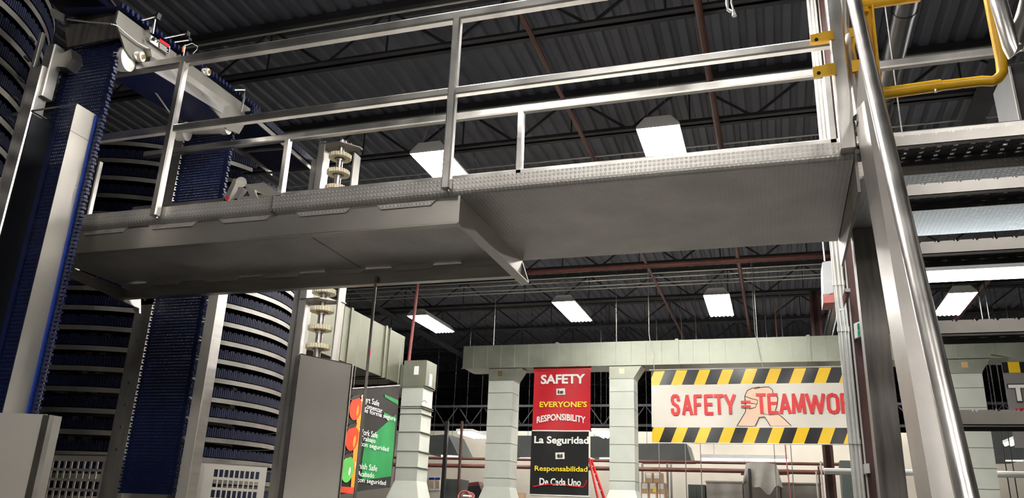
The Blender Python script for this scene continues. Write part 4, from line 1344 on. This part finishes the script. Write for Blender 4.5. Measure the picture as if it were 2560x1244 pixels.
# condensed bold lettering drawn as strokes: (letter, left px, right px, top px, bottom px)
GLYPH = {
    'S': [[(.95, .76), (.9, .92), (.7, 1), (.3, 1), (.1, .9), (.05, .75), (.2, .58), (.8, .42), (.95, .26), (.9, .1), (.7, 0), (.3, 0), (.1, .1), (.05, .25)]],
    'A': [[(0, 0), (.5, 1), (1, 0)], [(.2, .28), (.8, .28)]],
    'F': [[(0, 0), (0, 1), (1, 1)], [(0, .52), (.85, .52)]],
    'E': [[(1, 0), (0, 0), (0, 1), (1, 1)], [(0, .52), (.88, .52)]],
    'T': [[(.5, 0), (.5, 1)], [(0, 1), (1, 1)]],
    'Y': [[(0, 1), (.5, .42), (1, 1)], [(.5, .45), (.5, 0)]],
    '=': [[(0, 1), (1, 1)], [(0, 0), (1, 0)]],
    'M': [[(0, 0), (.08, 1), (.5, .08), (.92, 1), (1, 0)]],
    'W': [[(0, 1), (.25, 0), (.5, .92), (.75, 0), (1, 1)]],
    'O': [[(.5, 1), (.15, .94), (0, .78), (0, .22), (.15, .06), (.5, 0), (.85, .06), (1, .22), (1, .78), (.85, .94), (.5, 1)]],
    'R': [[(0, 0), (0, 1), (.75, 1), (1, .88), (1, .66), (.75, .52), (0, .52)], [(.5, .52), (1, 0)]],
    'K': [[(0, 0), (0, 1)], [(1, 1), (0, .42)], [(.3, .6), (1, 0)]]}
LETTERS = [('S', 250, 325, 405, 577), ('A', 342, 425, 405, 577), ('F', 437, 505, 405, 575), ('E', 522, 595, 404, 573), ('T', 600, 680, 404, 572), ('Y', 685, 775, 402, 571), ('=', 815, 898, 458, 515),
           ('T', 942, 1022, 398, 568), ('E', 1038, 1118, 398, 568), ('A', 1130, 1216, 397, 568), ('M', 1232, 1334, 396, 567), ('W', 1345, 1495, 395, 567), ('O', 1518, 1606, 394, 566), ('R', 1632, 1712, 394, 566), ('K', 1728, 1812, 394, 566)]
SW = 0.058
for ch_, lx, rx, ty, by in LETTERS:
    xa_, za_ = ht(1600 + lx / 3.239, 860 + by / 3.239)
    xb_, zb_ = ht(1600 + rx / 3.239, 860 + ty / 3.239)
    k_ = SW / 2 if ch_ != '=' else SW * 0.38
    b = MB()
    for line in GLYPH[ch_]:
        P_ = [Vector((xa_ + k_ + u * (xb_ - xa_ - 2 * k_), 0, za_ + k_ + v * (zb_ - za_ - 2 * k_))) for u, v in line]
        for p_, q_ in zip(P_, P_[1:]):
            d_ = (q_ - p_).normalized()
            e_ = Vector((-d_.z, 0, d_.x)) * k_
            p2, q2 = p_ - d_ * k_ * 0.55, q_ + d_ * k_ * 0.55
            yy = YH - 0.024 + wh((p_.x + q_.x) / 2, (p_.z + q_.z) / 2)
            b.prism([(v_.x, yy, v_.z) for v_ in (p2 - e_, q2 - e_, q2 + e_, p2 + e_)], (0, 0.006, 0))
    b.build('lettering', 'redtext', t)
MB().cyl((hx0 - 0.03, YH, hz1 + 0.015), (hx1, YH, hz1 + 0.015), 0.012, n=8).build('top_rail', 'conduit', t)
MB().cyl((hx0 - 0.03, YH, hz0 - 0.01), (hx1, YH, hz0 - 0.01), 0.010, n=8).build('bottom_rail', 'conduit', t)
for px_ in (1636, 1907):
    c = at(px_, 920, Y=YH)
    MB().tube([(c.x, YH, hz1), (c.x - 0.02, YH + 0.05, hz1 + 0.2), (c.x - 0.1, YD - 0.06, DZ1 + 0.1), (c.x - 0.1, YD - 0.06, 6.6)], 0.006, 6).build('hanging_wire', 'conduit', t)

# ---- grey team banner at the right edge
YT = 15.30
wt = lambda x, z: 0.012 * math.sin(4 * x + 2 * z)
tx0 = at(2512, 960, Y=YT).x
tz1, tz0 = at(2530, 905, Y=YT).z, at(2530, 1026, Y=YT).z
t = thing('grey_banner', 'grey banner with a white letter T and hazard striped top at the right edge', 'banner', (tx0, YT, tz0))
sheet(tx0, tx0 + 1.6, tz0 - 0.6, tz1, YT, wt, 20, 20).build('banner_sheet', mat('grey vinyl', (0.20, 0.19, 0.19), 0, 0.3), t, True)
sheet(tx0, tx0 + 1.6, tz1 - 0.18, tz1 + 0.002, YT - 0.006, wt, 20, 4).build('striped_border', stripe_mat('hazard border vinyl', 0.1, -9, 9, 99, 0.36, 0.0), t, True)
c = at(2545, 982, Y=YT)
text_mesh('T', 'lettering', 'line', t, c.x, c.z, 0.31, 0.31, YT - 0.016, wt, 0.05)
text_mesh('T', 'lettering', 'wtext', t, c.x, c.z, 0.27, 0.27, YT - 0.024, wt, 0.03)
c = at(2549, 1023, Y=YT)
pline([(c.x - 0.1, c.z - 0.03), (c.x - 0.04, c.z), (c.x + 0.05, c.z), (c.x + 0.1, c.z - 0.03)], 0.02, YT - 0.016, wt).build('red_print', 'redtext', t)

# ---- green banner under the side duct
t = None
ga, gb_ = at(852, 1230, Y=9.6), at(988, 1235, Y=11.2)
g_top = at(998, 966, Y=11.2).z
gdir = Vector((gb_.x - ga.x, gb_.y - ga.y, 0))
GL = gdir.length
gdir.normalize()
gn = Vector((gdir.y, -gdir.x, 0))
gz0 = 1.72


def gpt(px_, py_, out=0.0):
    return onplane(px_, py_, ga + gn * out, gn)


t = thing('green_banner', 'black and green banner with printed fruit hanging beside the corner duct riser', 'banner', (ga.x, ga.y, gz0))


def gpoly(pts, out, name, m, th=0.003):
    return MB().prism([gpt(x, y, out) for x, y in pts], -gn * th).build(name, m, t)


gpoly([(880, 972), (999, 964), (990, 1100), (975, 1218), (910, 1225), (846, 1236), (858, 1100)], 0.0, 'banner_sheet', 'vinyl_black')
gpoly([(905, 1150), (912, 1105), (990, 1035), (985, 1110), (978, 1190), (905, 1200)], 0.006, 'green_field', 'green')
gpoly([(962, 985), (996, 1000), (995, 1012), (962, 992)], 0.007, 'green_streak', 'green')
gpoly([(960, 1030), (992, 1045), (990, 1054), (960, 1040)], 0.008, 'green_streak', 'green')
for y0, m in ((978, 'fruitred'), (1062, 'orange'), (1140, 'fruitgreen')):
    pass


def gell(cx_, cy_, rx, ry, tilt, out, name, m):
    pts = []
    for k in range(20):
        a = 2 * PI * k / 20
        u, v = rx * math.cos(a), ry * math.sin(a)
        pts.append((cx_ + u * math.cos(tilt) - v * math.sin(tilt), cy_ + u * math.sin(tilt) + v * math.cos(tilt)))
    return gpoly(pts, out, name, m)


gpoly([(908, 985), (912, 992), (906, 1020), (897, 1180), (892, 1232), (876, 1232), (884, 1120), (895, 1020)], 0.010, 'yellow_ribbon', 'orange')
gell(889, 1020, 15, 30, 0.15, 0.012, 'printed_fruit', 'fruitred')
gell(880, 1095, 16, 32, 0.15, 0.012, 'printed_fruit', 'fruitred')
gell(869, 1172, 15, 34, 0.15, 0.012, 'printed_fruit', 'fruitgreen')
gell(894, 1026, 2.5, 13, 0.15, 0.016, 'printed_highlight', 'orange')
gell(886, 1103, 3, 15, 0.15, 0.016, 'printed_highlight', 'orange')
gell(874, 1178, 2.5, 11, 0.15, 0.016, 'printed_highlight', 'vinyl_white')
for fx, fy in ((888, 992), (880, 1064), (870, 1138)):
    gpoly([(fx - 14, fy + 8), (fx - 4, fy - 4), (fx + 14, fy - 8), (fx + 10, fy + 2), (fx - 2, fy + 6)], 0.015, 'printed_leaf', 'line')
gpoly([(850, 1215), (892, 1218), (890, 1234), (848, 1230)], 0.011, 'red_print', 'fruitred')
for body, px_, py_, pw, ph in (('Start Safe', 926, 1001, 46, 15), ('Comenzar', 933, 1019, 48, 13), ('de forma segura', 950, 1037, 82, 15), ('Work Safe', 921, 1082, 48, 15), ('Trabajo', 920, 1099, 38, 15), ('con seguridad', 937, 1117, 72, 15), ('Finish Safe', 916, 1166, 56, 15), ('Acabado', 915, 1185, 42, 13), ('con seguridad', 930, 1204, 72, 15)):
    c = gpt(px_, py_, 0.022)
    e0, e1 = gpt(px_ - pw / 2, py_, 0.022), gpt(px_ + pw / 2, py_, 0.022)
    zt_ = gpt(px_, py_ - ph / 2, 0.022).z - gpt(px_, py_ + ph / 2, 0.022).z
    text_mesh(body, 'lettering', 'wtext', t, 0, 0, (e1 - e0).length, zt_, 0, None, 0.005, xdir=gdir, org=c)
MB().cyl(gpt(880, 971), gpt(999, 963), 0.012, n=8).build('top_rod', 'steel_dull', t)
for px_ in (884, 994):
    q = gpt(px_, 968)
    MB().cyl(q, (q.x, q.y, 4.2), 0.004, n=5).build('hanging_cord', 'steel_dull', t)

# ================================================================== BACK OF THE HALL
YW = 23.0


def bx(pts, y, dy, name, m, parent=None):
    return MB().prism([tuple(at(x, yy, Y=y)) for x, yy in pts], (0, dy, 0)).build(name, m, parent)


def hood(pts, y, label, rod=None):
    t = thing('extract_hood', label, 'hood', tuple(at(pts[0][0], pts[2][1], Y=y)), 'extract hoods')
    bx(pts, y, 1.2, 'hood_body', 'hood', t)
    x0, x1 = pts[3][0], pts[2][0]
    yb = max(p[1] for p in pts)
    bx([(x0 + (x1 - x0) * 0.45, yb - 1), (x1 - 2, yb - 1), (x1 - 2, yb + 4), (x0 + (x1 - x0) * 0.45, yb + 4)], y + 0.2, 0.03, 'lit_strip', 'tube_far', t)
    for f in (0.2, 0.8):
        q = at(x0 + (x1 - x0) * f, pts[0][1], Y=y + 0.4)
        MB().cyl(q - Vector((0, 0, 0.1)), (q.x, q.y, 7.33), 0.006, n=6).build('hanger_rod', 'joist', t)
    return t


hood([(1068, 1088), (1120, 1085), (1150, 1108), (1146, 1142), (1068, 1134)][:2] + [(1146, 1138), (1068, 1134)], 20.5, 'grey extract hood to the right of the corner riser')
hood([(1272, 1088), (1332, 1088), (1332, 1142), (1272, 1142)], 20.5, 'grey extract hood partly hidden left of the red and black banner')
hood([(1590, 1108), (1716, 1108), (1728, 1150), (1590, 1150)], 20.5, 'long grey extract hood under the left end of the striped banner')
hood([(1476, 1090), (1526, 1090), (1526, 1142), (1476, 1142)], 20.8, 'grey extract hood to the right of the red and black banner')
hood([(2474, 1075), (2560, 1075), (2560, 1148), (2474, 1148)], 20.5, 'grey extract hood at the lower right edge behind the duct riser')

for i, (py_, r, lab) in enumerate(((1150, 0.035, 'upper'), (1170, 0.05, 'lower'))):
    q0, q1 = at(1060, py_ - 6 if i == 0 else py_ - 8, Y=19.5), at(2060, py_ + 18 if i == 1 else py_ + 10, Y=19.5)
    zz = q0.z
    pipe('process_pipe', [(q0.x - 3, 19.5, q0.z), (q1.x + 0.6, 19.5, q0.z)], r, 'redpipe', '%s of two red-brown pipes crossing in front of the back wall' % lab, 'pipe', 'back wall pipes')
for px_, lab in ((1648, 'under the left end of the striped banner'), (1714, 'just right of the long grey hood'), (1752, 'left of the draped machine'), (1937, 'over the draped machine'), (1979, 'right of the draped machine')):
    q = at(px_, 1150, Y=19.0)
    pipe('drop_rod', [(q.x, 19.0, 7.33), (q.x, 19.0, 1.6)], 0.010, 'steel_dull', 'thin grey service drop hanging %s' % lab, 'pipe')
q = at(1966, 1150, Y=18.9)
pipe('red_hose', [(q.x - 0.02, 18.9, 6.6), (q.x, 18.9, 3.1), (q.x + 0.03, 18.9, 2.4), (q.x + 0.01, 18.9, 1.2)], 0.014, 'pinkpipe', 'thin red hose hanging in front of the draped machine', 'hose')
for i, (px_, lab) in enumerate(((1112, 'black square post left of the second duct riser'), (1150, 'thin dark post nearest to the second duct riser'))):
    q = at(px_, 1150, Y=17.5)
    tag(MB().box(q.x - 0.04 + i * 0.02, q.x + 0.04 - i * 0.02, 17.46, 17.54, 0, 3.75).build('frame_post', 'black' if i == 0 else 'brown'), lab, 'post')
# low truss beyond
t = thing('low_truss', 'pale low open-web truss beyond the duct risers', 'truss', (-8, 22.6, 3.6))
q0, q1 = at(1085, 1012, Y=22.6), at(1335, 1062, Y=22.6)
MB().beam((q0.x - 6, 22.6, q1.z), (q1.x + 14, 22.6, q1.z), 0.08, 0.06).build('bottom_chord', 'joist', t)
MB().beam((q0.x - 6, 22.6, q1.z + 0.55), (q1.x + 14, 22.6, q1.z + 0.55), 0.08, 0.06).build('top_chord', 'joist', t)
w = MB()
xx = q0.x - 6
while xx < q1.x + 13:
    w.beam((xx, 22.6, q1.z), (xx + 0.4, 22.6, q1.z + 0.55), 0.025, 0.025)
    w.beam((xx + 0.4, 22.6, q1.z + 0.55), (xx + 0.8, 22.6, q1.z), 0.025, 0.025)
    xx += 0.8
w.build('web', 'joist', t)
# low lamps at the back
for px_, py_, lab in ((1182, 1089, 'small lit lamp between the corner riser and the second duct riser'), (1513, 1088, 'small lit lamp between the red banner and the third duct riser'), (2553, 1107, 'small lit lamp at the right edge behind the grey hood')):
    q = at(px_, py_, Y=18.5)
    t = thing('low_bay_lamp', lab, 'hanging lamp', tuple(q), 'low lamps at the back')
    MB().box(q.x - 0.2, q.x + 0.2, q.y - 0.6, q.y + 0.6, q.z + 0.04, q.z + 0.10).build('housing', 'white', t)
    for k in range(4):
        xk = q.x - 0.15 + k * 0.1
        MB().cyl((xk, q.y - 0.55, q.z + 0.02), (xk, q.y + 0.55, q.z + 0.02), 0.03, n=8).build('tube', 'tube_far', t, True)
    for s in (-0.5, 0.5):
        MB().cyl((q.x, q.y + s, q.z + 0.08), (q.x, q.y + s, 7.33), 0.004, n=5).build('hanger_wire', 'joist', t)
# double strip lamp
t = thing('strip_lamp', 'pair of lit strip tubes in line on the back wall under the striped banner', 'strip lamp', tuple(at(1860, 1150, Y=21.0)))
q0, q1 = at(1755, 1150, Y=21.0), at(1970, 1152, Y=21.0)
MB().box(q0.x, q1.x, 20.9, 21.1, q0.z + 0.05, q0.z + 0.14).build('housing', 'white', t)
xm = (q0.x + q1.x) / 2
for a_, b_ in ((q0.x, xm - 0.02), (xm + 0.02, q1.x)):
    MB().cyl((a_, 20.95, q0.z), (b_, 20.95, q0.z), 0.05, n=10).build('tube', 'tube_far', t, True)
for a_ in (q0.x + 0.3, q1.x - 0.3):
    MB().cyl((a_, 21, q0.z + 0.1), (a_, 21, 7.33), 0.005, n=5).build('hanger_wire', 'joist', t)

# brown column with pipes at the back right
t = thing('back_column', 'brown steel column with pipes at the back right of the striped banner', 'column', (at(2072, 1150, Y=18).x, 18, 0))
qx = at(2072, 1160, Y=18).x
MB().box(qx - 0.10, qx - 0.05, 17.9, 18.1, 0, 6.6).build('near_flange', 'brown', t)
MB().box(qx - 0.05, qx + 0.05, 17.98, 18.02, 0, 6.6).build('web_plate', 'brown', t)
MB().box(qx + 0.05, qx + 0.10, 17.9, 18.1, 0, 6.6).build('far_flange', 'brown', t)
for k in range(3):
    MB().cyl((qx - 0.16 - 0.05 * k, 17.85, 0), (qx - 0.16 - 0.05 * k, 17.85, 3.0 - 0.1 * k), 0.018, n=8).build('pipe_riser', 'conduit' if k != 1 else 'redpipe', t)
# stainless tank and draped machine
t = thing('stainless_cabinet', 'long dull stainless cabinet along the back wall below the strip lamps', 'cabinet', (0, 20.2, 0))
q0, q1 = at(1765, 1204, Y=20.0), at(2050, 1204, Y=20.0)
MB().box(q0.x, q1.x, 20.0, 21.2, 0, q0.z).build('cabinet_body', 'steel_dull', t)
MB().box(q0.x - 0.02, q1.x + 0.02, 19.97, 21.2, q0.z, q0.z + 0.03).build('top_edge', 'steel', t)
for f in (0.33, 0.66):
    xx = q0.x + (q1.x - q0.x) * f
    MB().box(xx - 0.01, xx + 0.01, 19.985, 20.0, 0, q0.z).build('door_joint', 'black', t)
q0 = at(1720, 1210, Y=20.1)
q1 = at(1762, 1210, Y=20.1)
t = thing('switch_cabinet', 'green-grey switch cabinet standing left of the long stainless cabinet', 'cabinet', (q0.x, 20.2, 0))
MB().box(q0.x, q1.x, 20.1, 20.7, 0, q0.z).build('cabinet_body', 'cabinet', t)
MB().box(q0.x + 0.02, (q0.x + q1.x) / 2 - 0.005, 20.085, 20.1, 0.1, q0.z - 0.04).build('door', 'cabinet', t)
MB().box((q0.x + q1.x) / 2 + 0.005, q1.x - 0.02, 20.085, 20.1, 0.1, q0.z - 0.04).build('door', 'cabinet', t)
# draped cover
t = thing('draped_machine', 'hanging machine under a rumpled grey canvas cover below the strip lamps', 'machine', tuple(at(1910, 1215, Y=19.4)))
c0, c1 = at(1858, 1155, Y=19.4), at(1952, 1220, Y=19.4)
b = MB()
n1, n2 = 24, 14
vs = []
for j in range(n2 + 1):
    v = j / n2
    for i in range(n1 + 1):
        u = i / n1
        x = c0.x + (c1.x - c0.x) * (0.5 + (u - 0.5) * (0.85 + 0.28 * v))
        zlow = c1.z + 0.10 * math.sin(u * 7 + 0.5) + 0.05 * math.sin(u * 17)
        z = c0.z + (zlow - c0.z) * v - 0.1 * (u - 0.4) ** 2
        y = 19.4 - 0.12 * math.sin(PI * u) - 0.07 * math.sin(u * 14 + v * 2) * v
        vs.append((x, y, z))
m_ = len(vs)
vs += [(x, y + 0.35, z) for x, y, z in vs]
fs = []
for j in range(n2):
    for i in range(n1):
        a = j * (n1 + 1) + i
        fs += [(a, a + n1 + 1, a + n1 + 2, a + 1), (m_ + a, m_ + a + 1, m_ + a + n1 + 2, m_ + a + n1 + 1)]
edge = [i for i in range(n1 + 1)] + [j * (n1 + 1) + n1 for j in range(1, n2 + 1)] + [n2 * (n1 + 1) + i for i in range(n1 - 1, -1, -1)] + [j * (n1 + 1) for j in range(n2 - 1, 0, -1)]
for a, b_ in zip(edge, edge[1:] + edge[:1]):
    fs.append((a, b_, m_ + b_, m_ + a))
b.add(vs, fs)
b.build('canvas_cover', 'cloth', t, True)
bx([(1852, 1172), (1974, 1172), (1974, 1186), (1852, 1186)], 19.6, 0.15, 'timber_beam', 'cardboard', t)
q = at(1875, 1200, Y=19.3)
MB().box(q.x - 0.03, q.x + 0.03, 19.28, 19.34, 0, q.z + 0.25).build('support_post', 'black', t)

# cartons on shelving
t = thing('storage_rack', 'steel storage rack holding the cartons right of the third duct riser', 'rack', (at(1625, 1240, Y=19.8).x, 20, 0))
q0, q1 = at(1594, 1180, Y=19.8), at(1668, 1180, Y=19.8)
zs = at(1625, 1244, Y=19.8).z - 0.12
for xx in (q0.x, q1.x):
    for yy in (19.85, 20.55):
        MB().box(xx - 0.025, xx + 0.025, yy - 0.025, yy + 0.025, 0, q0.z + 0.25).build('upright', 'steel_dull', t)
MB().box(q0.x, q1.x, 19.83, 20.57, zs - 0.05, zs).build('shelf', 'steel_dull', t)
k = 0
NAMES = [('bottom', 'left'), ('bottom', 'middle'), ('bottom', 'right'), ('middle', 'left'), ('middle', 'middle'), ('middle', 'right'), ('top', 'left'), ('top', 'right')]
cw, ch = (q1.x - q0.x - 0.12) / 3, 0.235
for r in range(3):
    for c in range(3 if r < 2 else 2):
        xx = q0.x + 0.06 + cw * c + (0.10 if r == 2 else 0)
        zz = zs + 0.001 + r * (ch + 0.002)
        lab = 'cardboard carton with a white label, %s row, %s, on the storage rack' % NAMES[k]
        t = thing('carton', lab, 'box', (xx + cw / 2, 20.0, zz), 'cartons on the storage rack')
        MB().box(xx + 0.006, xx + cw - 0.006, 19.86, 20.4, zz, zz + ch).build('carton_body', 'cardboard', t)
        MB().box(xx + 0.03, xx + cw - 0.04, 19.856, 19.86, zz + ch * 0.4, zz + ch * 0.92).build('paper_label', 'paper', t)
        if k == 4:
            MB().box(xx + 0.10, xx + 0.17, 19.85, 19.856, zz + 0.02, zz + ch * 0.6).build('yellow_sticker', 'ytext', t)
        k += 1
# red ladder
t = thing('step_ladder', 'red step ladder leaning beside the lower right of the black banner', 'ladder', tuple(at(1495, 1244, Y=19.0)))
l0, l1 = at(1473, 1146, Y=19.3), at(1496, 1250, Y=18.8)
r0, r1 = at(1478, 1150, Y=19.3), at(1512, 1250, Y=18.8)
dl, dr = (l1 - l0), (r1 - r0)
kf = l0.z / (l0.z - l1.z)
kr = r0.z / (r0.z - r1.z)
MB().beam(l0, l0 + dl * kf, 0.03, 0.07).build('side_rail', 'redtext', t)
MB().beam(r0, r0 + dr * kr, 0.03, 0.07).build('side_rail', 'redtext', t)
for f in [0.06 * i + 0.05 for i in range(16)]:
    MB().beam(l0 + dl * kf * f, r0 + dr * kr * f, 0.06, 0.02).build('ladder_step', 'conduit', t)

# left background: cabinets, hose reel, machine, posters
q0, q1 = at(1103, 1196, Y=20.0), at(1152, 1196, Y=20.0)
t = thing('dark_cabinet', 'dark grey double cabinet at the back between the corner riser and second duct riser', 'cabinet', (q0.x, 20, 0))
MB().box(q0.x, q1.x, 20.0, 20.6, 0, q0.z).build('cabinet_body', 'cabinet', t)
for a_, b_ in ((0.02, 0.49), (0.51, 0.98)):
    w_ = q1.x - q0.x
    MB().box(q0.x + w_ * a_, q0.x + w_ * b_, 19.985, 20.0, 0.1, q0.z - 0.03).build('door', 'cabinet', t)
t = thing('hose_reel', 'red hose reel in front of the second duct riser at the bottom edge', 'hose reel', tuple(at(1163, 1250, Y=15.2)))
q = at(1160, 1240, Y=15.2)
for k, r in enumerate((0.10, 0.085, 0.07)):
    c = q + Vector((0.05 * k, 0.02 * k, 0))
    MB().tube([tuple(c + Vector((0.02 * math.cos(a), 0, 0)) + Vector((r * math.cos(a), 0.03 * math.sin(a), r * math.sin(a)))) for a in [2 * PI * i / 20 for i in range(21)]], 0.018, 8).build('hose_coil', 'pinkpipe', t, True)
MB().cyl(q + Vector((-0.02, 0, 0)), q + Vector((0.14, 0.04, 0)), 0.05, n=12).build('reel_hub', 'steel', t)
MB().box(q.x + 0.03, q.x + 0.09, 15.2, 15.26, 0, q.z - 0.02).build('reel_stand', 'steel_dull', t)
t = thing('mixer_machine', 'dark machine with a red-brown top beside the second duct riser at the bottom edge', 'machine', tuple(at(1185, 1250, Y=18.0)))
bx([(1170, 1216), (1198, 1212), (1204, 1226), (1200, 1262), (1166, 1262)], 18.0, 0.5, 'machine_body', 'black', t)
bx([(1172, 1206), (1196, 1203), (1200, 1213), (1170, 1218)], 18.05, 0.3, 'red_cover', 'redpipe', t)
q = at(1185, 1258, Y=18.25)
MB().box(q.x - 0.15, q.x + 0.15, 18.1, 18.4, 0, q.z).build('pedestal', 'steel_dull', t)
for k, (x0, y0, x1, y1, lab) in enumerate(((1072, 1193, 1086, 1225, 'leftmost'), (1088, 1193, 1100, 1225, 'right-hand'))):
    t = thing('wall_poster', '%s of two small blue-topped notices on the back wall beside the corner riser' % lab, 'poster', tuple(at(x0, y1, Y=23.9)), 'notices on the back wall')
    bx([(x0, y0), (x1, y0), (x1, y1), (x0, y1)], 23.97, 0.02, 'paper_sheet', 'paper', t)
    bx([(x0, y0), (x1, y0), (x1, y0 + 5), (x0, y0 + 5)], 23.955, 0.012, 'blue_band', 'wear', t)
    bx([(x0 + 2, y0 + 9), (x1 - 2, y0 + 9), (x1 - 2, y0 + 26), (x0 + 2, y0 + 26)], 23.955, 0.012, 'picture_print', 'cardboard', t)
bx_list = [((1310, 1222), 'small open carton on the shelf left of the red and black banner')]
q = at(1290, 1240, Y=19.5)
t = thing('work_shelf', 'low wall shelf left of the red and black banner at the bottom edge', 'shelf', (q.x, 19.8, 0))
q0, q1 = at(1265, 1246, Y=19.6), at(1320, 1246, Y=19.6)
MB().box(q0.x, q1.x, 19.6, 20.1, q0.z - 0.04, q0.z).build('shelf_board', 'steel_dull', t)
for xx in (q0.x + 0.03, q1.x - 0.03):
    MB().box(xx - 0.02, xx + 0.02, 19.65, 20.05, 0, q0.z - 0.04).build('leg', 'steel_dull', t)
c0, c1 = at(1275, 1244, Y=19.7), at(1306, 1244, Y=19.7)
t = thing('open_carton', 'small cardboard carton on the low shelf left of the red and black banner', 'box', (c0.x, 19.8, q0.z))
MB().box(c0.x, c1.x, 19.68, 20.0, q0.z + 0.001, q0.z + 0.16).build('carton_body', 'cardboard', t)
MB().box(c0.x + 0.02, c0.x + 0.12, 19.675, 19.68, q0.z + 0.03, q0.z + 0.14).build('paper_label', 'paper', t)
# right-hand back wall services seen past the stair
for px_, lab in ((2512, 'left of two thin rods hanging behind the stair at the lower right'), (2530, 'right of two thin rods hanging behind the stair at the lower right')):
    q = at(px_, 1150, Y=17)
    pipe('drop_rod', [(q.x, 17, 6.6), (q.x, 17, 0)], 0.010, 'joist', lab, 'pipe')
q = at(2130, 1178, Y=17.0)
pipe('white_pipe', [(q.x - 0.5, 17, q.z), (q.x + 4.0, 17, q.z)], 0.06, 'white', 'thick white pipe crossing behind the brown column near the bottom', 'pipe')
q0, q1 = at(2100, 1150, Y=19.0), at(2150, 1150, Y=19.0)
tag(MB().box(q0.x, q1.x, 19, 19.6, 0, q0.z + 0.0).build('dark_locker', 'cabinet'), 'dark green-grey locker behind the white conduits at the bottom edge', 'cabinet')
